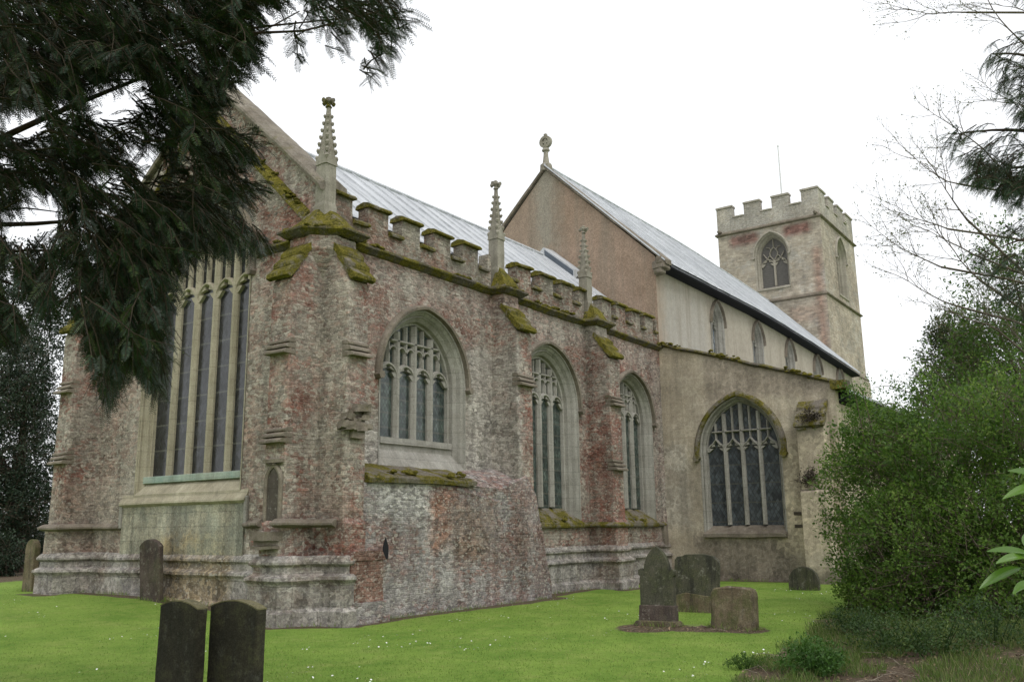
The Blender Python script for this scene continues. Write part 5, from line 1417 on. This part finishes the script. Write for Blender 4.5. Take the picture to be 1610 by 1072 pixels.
# ------------------------------------------------------------------ bare budding tree and dark conifer reaching in from the right
M_TWIG = bark_mat('bare_twig', (0.10, 0.08, 0.065), (0.19, 0.16, 0.13))
M_BUD = leaf_mat('opening_buds', (0.10, 0.115, 0.04), (0.17, 0.20, 0.07), trans=0.4)
tb_ = W3(1900, 1000, 13.5); tb_[2] = 0
BT = empty('budding_tree', tuple(tb_), 'leafless budding tree spreading fine twigs across the right of the sky', 'tree')
segs = []; tips = []
def grow(p, d, L, r, depth):
    n = 4; p = np.array(p); d = d / np.linalg.norm(d)
    for i in range(n):
        d = d + RNG.normal(size=3) * 0.13 + np.array([0, 0, 0.05 if depth < 2 else 0.02]); d /= np.linalg.norm(d)
        q = p + d * L / n; segs.append((p, q, r * (1 - 0.15 * i), r * (1 - 0.15 * (i + 1)))); p = q
        if depth < 4 and (i > 0 or depth > 0) and RNG.uniform() < (0.85 if depth < 3 else 0.6):
            s = rvec(1)[0]; s -= d * (s @ d); s /= np.linalg.norm(s) + 1e-9
            grow(p, d * 0.8 + s * 0.62, L * RNG.uniform(0.45, 0.68), max(0.0022, r * 0.5), depth + 1)
    if depth >= 2: tips.append((p, d))
    if depth < 4: grow(p, d, L * 0.6, max(0.0022, r * 0.6), depth + 1)
bt_top = tb_ + np.array([0.0, 0.0, 3.0])
tm = MB(); tm.tube([tuple(tb_ - np.array([0, 0, 0.2])), tuple(tb_ + np.array([0.05, 0, 1.5])), tuple(bt_top), tuple(tb_ + np.array([-0.1, 0.2, 6.5])), tuple(tb_ + np.array([0, 0.1, 9.0]))], [0.24, 0.19, 0.16, 0.10, 0.05], 10)
tm.build('trunk', M_BARK, BT, wob=0.02, sub=0.3, smooth=True)
for (x0, y0, x1, y1, dd, r) in ((1700, 520, 1520, 345, 13.2, 0.022), (1720, 420, 1560, 250, 13.4, 0.02), (1700, 560, 1540, 440, 13.0, 0.02), (1740, 200, 1600, 60, 13.2, 0.02), (1730, 60, 1580, -30, 13.0, 0.022),
                                (1700, 640, 1570, 520, 12.8, 0.018), (1760, 320, 1640, 200, 14.0, 0.02), (1710, 480, 1530, 400, 14.2, 0.018), (1740, -60, 1560, -60, 13.6, 0.02), (1700, 400, 1490, 360, 13.8, 0.017), (1700, 470, 1480, 420, 13.1, 0.017), (1690, 540, 1500, 480, 13.5, 0.016), (1720, 30, 1520, 20, 13.3, 0.018), (1700, 330, 1510, 290, 13.0, 0.016)):
    a, b = W3(x0, y0, dd), W3(x1, y1, dd)
    root = np.array([tb_[0], tb_[1], max(2.0, a[2] - 1.0)]); segs.append((root, a, r * 1.8, r * 1.3)); segs.append((a, (a + b) / 2 + np.array([0, 0, 0.05]), r * 1.3, r * 1.1)); segs.append(((a + b) / 2 + np.array([0, 0, 0.05]), b, r * 1.1, r))
    grow((a + b) / 2 + np.array([0, 0, 0.05]), (b - a) + np.array([0, 0, 0.3]), 0.55, r * 0.55, 2)
    grow(b, b - a, 0.75, r * 0.75, 1)
Vt, Ft = tubes(segs, 4); np_mesh('twigs', Vt, Ft, M_TWIG, BT)
tp = np.array([t[0] for t in tips]); td = np.array([t[1] for t in tips]); k = 3
pb = np.repeat(tp, k, 0) + RNG.normal(size=(len(tp) * k, 3)) * 0.015; ab = nrm(np.repeat(td, k, 0) + rvec(len(pb)) * 0.6)
V, F = leaves(pb, ab, rvec(len(pb)), RNG.uniform(0.015, 0.04, len(pb)), RNG.uniform(0.01, 0.02, len(pb)))
np_mesh('buds', V, F, M_BUD, BT, RNG.uniform(0, 1, len(V)))

M_CONIFER = leaf_mat('conifer_needles', (0.022, 0.052, 0.030), (0.055, 0.100, 0.052), (0.10, 0.15, 0.05), trans=0.3)
tc = W3(1830, 900, 9.5); tc[2] = ground_z(tc[0], tc[1])
CON = empty('conifer_tree', tuple(tc), 'dark conifer dipping drooping needle sprays in from the right edge', 'tree')
tm = MB(); tm.tube([tuple(tc - np.array([0, 0, 0.2])), tuple(tc + np.array([0.03, 0, 2.0])), tuple(tc + np.array([0, 0.05, 5.0])), tuple(tc + np.array([0, 0, 8.5]))], [0.2, 0.17, 0.12, 0.04], 10)
tm.build('trunk', M_YEWBARK, CON, wob=0.02, sub=0.3, smooth=True)
CPOLY = [[(1535, 92), (1545, 72), (1575, 55), (1600, 30), (1700, 10), (1800, -60), (1800, 200), (1640, 190), (1606, 178), (1580, 148), (1562, 112), (1540, 98)],
         [(1578, 118), (1700, 80), (1700, 220), (1600, 190)],
         [(1478, 205), (1500, 198), (1560, 192), (1600, 200), (1720, 170), (1800, 160), (1800, 360), (1640, 330), (1590, 322), (1560, 300), (1530, 262), (1500, 246), (1480, 235)],
         [(1490, 260), (1540, 250), (1640, 260), (1640, 300), (1550, 296), (1520, 285)],
         [(1525, 392), (1580, 352), (1640, 330), (1800, 340), (1800, 540), (1640, 520), (1590, 490), (1550, 440)],
         [(1590, -80), (1800, -120), (1800, 40), (1640, 20), (1596, 0)]]
def cgap(x, y):
    nz = np.array([noise.noise(Vector((a / 45.0, b / 16.0, 8.0))) for a, b in zip(np.ravel(x), np.ravel(y))]).reshape(np.shape(x))
    return nz > 0.36
Oa = []; Da = []; La = []; Sa = []
for poly, cnt in zip(CPOLY, (130, 55, 190, 80, 150, 90)):
    xs = [p[0] for p in poly]; ys = [p[1] for p in poly]
    O, D, Ls, sg = mass_of_shoots(poly, cgap, (min(xs), max(xs)), (min(ys), max(ys)), (8.6, 9.9), cnt, lambda x, y: -right_v * 0.9 + np.array([0, 0, -0.15]), 0.5, blen=(0.35, 0.7), slen=(0.08, 0.16), step=0.04, droop=0.9)
    Oa.append(O); Da.append(D); La.append(Ls); Sa += sg
V, F, T, sg2 = needle_shoots(np.concatenate(Oa), np.concatenate(Da), np.concatenate(La), 14, 0.026, 0.005, 0.5)
np_mesh('foliage', V, F, M_CONIFER, CON, T); Vt, Ft = tubes(Sa + sg2, 3); np_mesh('twigs', Vt, Ft, M_YEWTWIG, CON)
lm = MB()
for (x, y, h) in ((1560, 85, 5.2), (1500, 212, 4.4), (1570, 390, 3.2), (1620, -20, 6.0), (1620, 130, 5.0), (1530, 275, 4.0)):
    e = W3(x, y, 9.3); b = np.array([tc[0], tc[1], min(h + 0.6, 8.0)]); b[2] = e[2] + 0.35; m = (b + e) / 2 + np.array([0, 0, 0.25])
    lm.tube([tuple((1 - t) ** 2 * b + 2 * t * (1 - t) * m + t * t * e) for t in np.linspace(0, 1, 9)], list(np.linspace(0.04, 0.005, 9)), 5)
lm.build('limbs', M_YEWBARK, CON, smooth=True)
leaf_cloud([((tc[0] + 0.3, tc[1] - 0.4, z), (r, r, 0.55), r) for z, r in ((2.6, 1.25), (3.6, 1.2), (4.6, 1.1), (5.6, 1.0), (6.6, 0.8), (7.6, 0.55))], 3600, 14, 0.055, M_CONIFER, CON, shell=0.8, twig_len=0.25, gap=0.5, ratio=0.16, up=-0.2, name='shading_foliage', keep=lambda q: proj(q)[0] > 1640)  # crown foliage out of view, added to shade the shrub

# ------------------------------------------------------------------ laurel leaves close by on the right
M_LAUREL = leaf_mat('laurel_leaves', (0.075, 0.16, 0.018), (0.12, 0.23, 0.03), trans=0.35, rough=0.28, spec=0.5)
ls = W3(1760, 1350, 2.75); ls[2] = ground_z(ls[0], ls[1])
LAU = empty('laurel_shrub', tuple(ls), 'glossy bright green laurel shoots poking in at the right edge near the viewer', 'shrub')
LV = []; LF = []; cnt = 0
def big_leaf(b, tip, nrm_hint, w, bend=0.12):
    global cnt
    b = np.array(b, float); tip = np.array(tip, float); d = tip - b; L = np.linalg.norm(d); d /= L
    s = np.cross(d, nrm_hint); s /= np.linalg.norm(s); nn = np.cross(s, d); n = 9
    rows = []
    for i in range(n):
        t = i / (n - 1); ww = w * (math.sin(math.pi * min(1, t ** 0.8 * 0.97 + 0.02)) ** 0.8); c = b + d * L * t - nn * bend * L * (t * t)
        rows += [c - s * ww / 2 + nn * ww * 0.22, c - s * ww / 4 + nn * ww * 0.06, c, c + s * ww / 4 + nn * ww * 0.06, c + s * ww / 2 + nn * ww * 0.22]
    LV.extend(rows)
    for i in range(n - 1):
        for j in range(4): LF.append((cnt + i * 5 + j, cnt + i * 5 + j + 1, cnt + (i + 1) * 5 + j + 1, cnt + (i + 1) * 5 + j))
    cnt += n * 5
lst = MB()
for (x0, y0, x1, y1, d0, d1, w) in ((1604, 892, 1540, 917, 2.75, 2.7, 0.042), (1622, 872, 1556, 858, 2.75, 2.7, 0.04), (1622, 868, 1612, 832, 2.75, 2.85, 0.038), (1620, 876, 1572, 872, 2.75, 2.6, 0.036), (1625, 915, 1594, 924, 2.7, 2.6, 0.035),
                                    (1640, 762, 1578, 776, 2.9, 2.85, 0.04), (1645, 752, 1588, 735, 2.9, 2.9, 0.042), (1650, 745, 1606, 722, 2.9, 3.0, 0.036), (1650, 770, 1615, 790, 2.9, 2.8, 0.036),
                                    (1640, 840, 1700, 800, 2.75, 2.8, 0.04), (1660, 880, 1720, 900, 2.75, 2.7, 0.04), (1690, 720, 1740, 690, 2.9, 2.95, 0.04), (1690, 700, 1650, 660, 2.9, 2.95, 0.04), (1700, 980, 1650, 1000, 2.7, 2.6, 0.04), (1720, 1040, 1680, 1075, 2.7, 2.65, 0.04)):
    b = W3(x0, y0, d0); e = W3(x1, y1, d1)
    big_leaf(b, e, np.array([0.0, 0.0, 1.0]) - fwd_v * 0.55 + RNG.normal(size=3) * 0.12, w)
    m = W3(1685, (y0 + 960) / 2, 2.8)
    lst.tube([tuple(b), tuple((b + m) / 2 + np.array([0, 0, 0.005])), tuple(m)], [0.0022, 0.003, 0.004], 5)
lst.tube([tuple(ls), tuple(W3(1700, 1150, 2.78)), tuple(W3(1685, 960, 2.8)), tuple(W3(1690, 800, 2.85)), tuple(W3(1700, 660, 2.95))], [0.012, 0.010, 0.007, 0.005, 0.003], 6)
np_mesh('leaves', LV, LF, M_LAUREL, LAU, np.repeat(RNG.uniform(0, 1, len(LV) // 45), 45))
lst.build('stem', M_BUSH, LAU)

# ------------------------------------------------------------------ dark trees at the far left and beyond
M_HOLLY = leaf_mat('dark_evergreen_leaves', (0.012, 0.026, 0.013), (0.030, 0.052, 0.024), trans=0.12)
def far_tree(name, px, base_py, d, blobs, label, n, leaf, mat, r0, h):
    b = W3(px, base_py, d); b[2] = ground_z(b[0], b[1])
    t = empty(name, tuple(b), label, 'tree')
    bl = [(W3(x, y, dd), (rx, rx, rz), w) for (x, y, dd, rx, rz, w) in blobs]
    leaf_cloud(bl, n, 12, leaf, mat, t, shell=0.6, twig_mat=M_BARK, twig_len=0.4, gap=0.55, gap_scale=0.6)
    trunk_and_limbs(t, b, [q[0] for q in bl], r0, M_YEWBARK, height=h)
    return t
far_tree('evergreen_tree', 18, 905, 30, [(20, 700, 30, 1.6, 2.6, 1.3), (-40, 620, 30, 2.4, 3.2, 1.3), (45, 780, 29.5, 0.95, 1.1, 0.5), (10, 800, 29, 1.5, 1.0, 0.7), (40, 600, 30.5, 1.1, 2.0, 0.8), (-120, 760, 30, 2.2, 2.4, 0.8)],
         'dark evergreen tree with a thick trunk beyond the left corner of the church', 4200, 0.10, M_HOLLY, 0.36, 2.2)
far_tree('evergreen_tree', -70, 890, 42, [(0, 520, 42, 2.8, 4.0, 1.2), (60, 480, 44, 2.2, 3.5, 1), (-120, 560, 42, 4, 5, 1), (20, 700, 43, 3.0, 3.2, 1)],
         'taller evergreen tree further off behind the left corner of the church', 3600, 0.15, M_HOLLY, 0.4, 3.0)
for (px, py, d, rx, rz, lab) in ((-15, 868, 27.5, 1.0, 0.75, 'low dark evergreen bush beside the thick trunk at the left edge'), (52, 858, 32, 0.8, 0.9, 'dark bush between the trunk and the left corner of the church'), (10, 872, 36, 2.6, 1.3, 'dark hedge-like bush in the distance at the left edge')):
    b = W3(px, py, d); g_ = ground_z(b[0], b[1]); t = empty('evergreen_bush', (b[0], b[1], g_), lab, 'bush')
    leaf_cloud([((b[0], b[1], g_ + rz * 0.75), (rx, rx, rz), 1)], int(650 * rx), 12, 0.09, M_HOLLY, t, shell=0.6, twig_mat=M_BARK, twig_len=0.3, gap=0.7)

# ------------------------------------------------------------------ small growth on the ground
M_BLADE = leaf_mat('grass_blades', (0.105, 0.195, 0.030), (0.22, 0.315, 0.055), (0.33, 0.33, 0.13), trans=0.3, rough=0.6)
def scatter_lawn(n, dmax=26, bias=1.7):
    """points on the open lawn, more of them close by."""
    out = []
    while len(out) < n:
        m = n * 2
        ang = RNG.uniform(-0.62, 0.62, m); dist = 5.5 + (dmax - 5.5) * RNG.uniform(size=m) ** bias
        f2 = np.array([FWD.x, FWD.y]) / math.hypot(FWD.x, FWD.y); r2 = np.array([f2[1], -f2[0]])
        X = EYE.x + dist * (f2[0] * np.cos(ang) + r2[0] * np.sin(ang)); Y = EYE.y + dist * (f2[1] * np.cos(ang) + r2[1] * np.sin(ang))
        ok = ~((X > -0.15) & (Y > -0.95) & (Y < 9)) & ~((X > -0.95) & (X < 1.0) & (Y < 0.8) & (Y > -1.0)) & ~((X > -0.95) & (Y > 7.1) & (Y < 9)) & ~(X > 13.7)
        for x, y in zip(X[ok], Y[ok]):
            if len(out) >= n: break
            if soil_amount(x, y) < 0.35: out.append((x, y, ground_z(x, y)))
    return np.array(out)
pts = scatter_lawn(90000)
ax = nrm(np.array([0, 0, 1.0]) + RNG.normal(size=pts.shape) * 0.55 * np.array([1, 1, 0.2]))
Ls = RNG.uniform(0.018, 0.042, len(pts)); tuft = []
for (ax_, ay_, bx_, by_) in FOOT:
    Lf = math.hypot(bx_ - ax_, by_ - ay_)
    for k in range(int(Lf * 110)):
        t = RNG.uniform(); d_ = RNG.normal(size=2) * 0.07; x, y = ax_ + (bx_ - ax_) * t + d_[0], ay_ + (by_ - ay_) * t + d_[1]
        if noise.noise(Vector((x * 1.6, y * 1.6, 2.0))) > -0.12: tuft.append((x, y, ground_z(x, y)))
for (hx, hy, hr) in ((2.42, -5.43, 0.42), (4.98, -5.0, 0.55), (2.60, -6.62, 0.42), (11.35, -4.92, 0.4), (-0.42, 4.12, 0.35), (-0.40, 9.0, 0.3)):
    for k in range(150):
        a = RNG.uniform(0, 6.283); x, y = hx + 0.17 * math.cos(a) * RNG.uniform(0.6, 1.6), hy + hr * math.sin(a) * RNG.uniform(0.8, 1.15); tuft.append((x, y, ground_z(x, y)))
tuft = np.array(tuft); pts = np.concatenate([pts, tuft]); ax = np.concatenate([ax, nrm(np.array([0, 0, 1.0]) + RNG.normal(size=tuft.shape) * 0.5 * np.array([1, 1, 0.2]))])
Ls = np.concatenate([Ls, RNG.uniform(0.05, 0.13, len(tuft))])
V, F = leaves(pts - np.array([0, 0, 0.004]), ax, rvec(len(pts)), Ls, RNG.uniform(0.004, 0.008, len(pts)))
o = np_mesh('grass_blades', V, F, M_BLADE, None, np.repeat(RNG.uniform(0, 1, len(pts)), 4)); tag(o, 'short mown grass of the churchyard lawn', 'grass', kind='stuff')
N = NT('daisy_petals'); M_DAISY = N.finish((0.82, 0.82, 0.80), 0.7)
pd = scatter_lawn(2600, 24, 1.2); nzd = np.array([noise.noise(Vector(p) * 0.55) + 0.4 * noise.noise(Vector(p) * 1.9) for p in pd]); pd = pd[nzd > 0.16][:700]
Vd = []; Fd = []
for p in pd:
    r = RNG.uniform(0.008, 0.014); c = p + np.array([0, 0, RNG.uniform(0.03, 0.045)]); tl = RNG.normal(size=2) * 0.3; k = len(Vd)
    for j in range(8):
        a = j * math.pi / 4; Vd.append(c + np.array([r * math.cos(a), r * math.sin(a), r * (math.cos(a) * tl[0] + math.sin(a) * tl[1])]))
    Fd += [(k, k + 1, k + 2, k + 3), (k + 3, k + 4, k + 7, k), (k + 4, k + 5, k + 6, k + 7)]
tag(np_mesh('daisies', Vd, Fd, M_DAISY), 'scattered white daisies in the lawn', 'daisies', kind='stuff')

M_WILD = leaf_mat('rough_grass', (0.06, 0.115, 0.02), (0.15, 0.215, 0.045), (0.30, 0.26, 0.14), trans=0.3)
wg = []
for k in range(80000):
    x, y = RNG.uniform(-2.6, 7.5), RNG.uniform(-12.2, -7.0)
    if soil_amount(x, y) > 0.3 and noise.noise(Vector((x * 0.9, y * 0.9, 9.0))) + 0.6 * noise.noise(Vector((x * 2.6, y * 2.6, 1.0))) > -0.12: wg.append((x, y, ground_z(x, y)))
wg = np.array(wg)
Lw = RNG.uniform(0.05, 0.17, len(wg)); aw = nrm(np.array([0, 0, 1.0]) + RNG.normal(size=wg.shape) * 0.5 * np.array([1, 1, 0.2]))
V, F = leaves(wg - np.array([0, 0, 0.005]), aw, rvec(len(wg)), Lw, RNG.uniform(0.004, 0.009, len(wg)))
tag(np_mesh('rough_grass', V, F, M_WILD, None, np.repeat(RNG.uniform(0, 1, len(wg)), 4)), 'rough uncut grass on the soil before the shrub', 'grass', kind='stuff')

# fallen leaves and dead twigs on the bare soil
def soil_pts(n):
    out = []
    while len(out) < n:
        x, y = RNG.uniform(-2.4, 8.5), RNG.uniform(-12.5, -5.0)
        if soil_amount(x, y) > 0.45: out.append((x, y, ground_z(x, y) + 0.004))
    return np.array(out)
N = NT('dry_leaves'); at_ = N.n('ShaderNodeAttribute'); at_.attribute_name = 'tint'
M_LITTER = N.finish(N.mix(at_.outputs['Fac'], (0.075, 0.05, 0.032), (0.30, 0.22, 0.14)), 0.9)
sp = soil_pts(9000); ax = nrm(RNG.normal(size=sp.shape) * np.array([1, 1, 0.25])); nm = nrm(np.array([0, 0, 1.0]) + RNG.normal(size=sp.shape) * 0.4)
Ls = RNG.uniform(0.02, 0.06, len(sp)); V, F = leaves(sp, ax, nm, Ls, Ls * 0.5, 0.1)
tag(np_mesh('leaf_litter', V, F, M_LITTER, None, np.repeat(RNG.uniform(0, 1, len(sp)), 4)), 'brown fallen leaves on the soil under the shrub', 'fallen leaves', kind='stuff')
sg = []
for p in soil_pts(420):
    a = RNG.uniform(0, 6.283); L = RNG.uniform(0.08, 0.4); e = p + np.array([math.cos(a) * L, math.sin(a) * L, RNG.uniform(0, 0.08)])
    m = (p + e) / 2 + np.array([RNG.normal() * 0.03, RNG.normal() * 0.03, 0.02]); r = RNG.uniform(0.002, 0.006)
    sg += [(p, m, r, r * 0.8), (m, e, r * 0.8, r * 0.5)]
Vt, Ft = tubes(sg, 4); M_DEAD = bark_mat('dead_twig', (0.16, 0.13, 0.10), (0.30, 0.26, 0.20)); tag(np_mesh('dead_twigs', Vt, Ft, M_DEAD), 'dry fallen twigs lying on the soil', 'twigs', kind='stuff')

def low_plant(name, x, y, r, h, n, leaf, mat, label, cat='plant', ratio=0.5, per=9):
    z = ground_z(x, y); t = empty(name, (x, y, z), label, cat)
    C = np.array([x, y, z + h * 0.45])
    leaf_cloud([(C, (r, r, h * 0.6), 1)], n, per, leaf, mat, t, shell=0.8, twig_mat=None, twig_len=h * 0.35, gap=2.0, ratio=ratio, up=0.9)
    st = MB()
    for k in range(10):
        a = RNG.uniform(0, 6.28); q = RNG.uniform(0.2, 0.9) * r
        st.tube([(x + math.cos(a) * q * 0.3, y + math.sin(a) * q * 0.3, z - 0.02), (x + math.cos(a) * q * 0.7, y + math.sin(a) * q * 0.7, z + h * 0.5), (x + math.cos(a) * q, y + math.sin(a) * q, z + h * 0.85)], [0.006, 0.005, 0.003], 4)
    st.build('stems', mat, t)
    return t
M_NETTLE = leaf_mat('nettle_leaves', (0.03, 0.085, 0.012), (0.07, 0.16, 0.022), trans=0.3)
M_IVYG = leaf_mat('ground_ivy_leaves', (0.022, 0.055, 0.012), (0.06, 0.11, 0.022), (0.12, 0.17, 0.04), trans=0.25)
low_plant('nettle_clump', -0.95, -8.95, 0.34, 0.34, 420, 0.038, M_NETTLE, 'bright green nettle clump on the bare soil in the foreground')
low_plant('weed_patch', -0.9, -8.15, 0.22, 0.14, 120, 0.028, M_BRIGHT, 'small yellow-green weeds at the soil edge left of the nettles')
for (px, py, r, h, lab) in ((1400, 1018, 0.42, 0.42, 'low leafy weeds under the left side of the shrub'), (1470, 1030, 0.4, 0.45, 'ivy-like ground plants in the middle below the shrub'),
                       (1560, 1020, 0.5, 0.5, 'tangle of low green plants below the shrub at the right'), (1345, 990, 0.35, 0.38, 'sparse wispy growth at the lawn edge of the shrub')):
    d_ = P(px, py, 1) - EYE; k = -1.5 / d_.z; q = EYE + d_ * k
    low_plant('ground_plant', q.x, q.y, r * 1.25, h, 260, 0.038, M_IVYG, lab)
# withered shrubs rooted on the aisle buttress and a weed at the foot of the corner pier
M_DEADLEAF = leaf_mat('withered_leaves', (0.025, 0.018, 0.014), (0.06, 0.045, 0.03), trans=0.05)
for (y, z, o, lab) in ((-4.62, 2.72, 0.56, 'dark withered plant rooted on the lower step of the aisle buttress'), (-4.72, 4.36, 0.52, 'dark dry plant on the mossy slope of the aisle buttress')):
    t = empty('wall_plant', (14.1 - o, y, z - 0.15), lab, 'plant')
    leaf_cloud([(np.array([14.1 - o, y, z + 0.1]), (0.14, 0.32, 0.2), 1)], 60, 8, 0.06, M_DEADLEAF, t, shell=0.9, twig_mat=M_YEWTWIG, twig_len=0.22, gap=2)
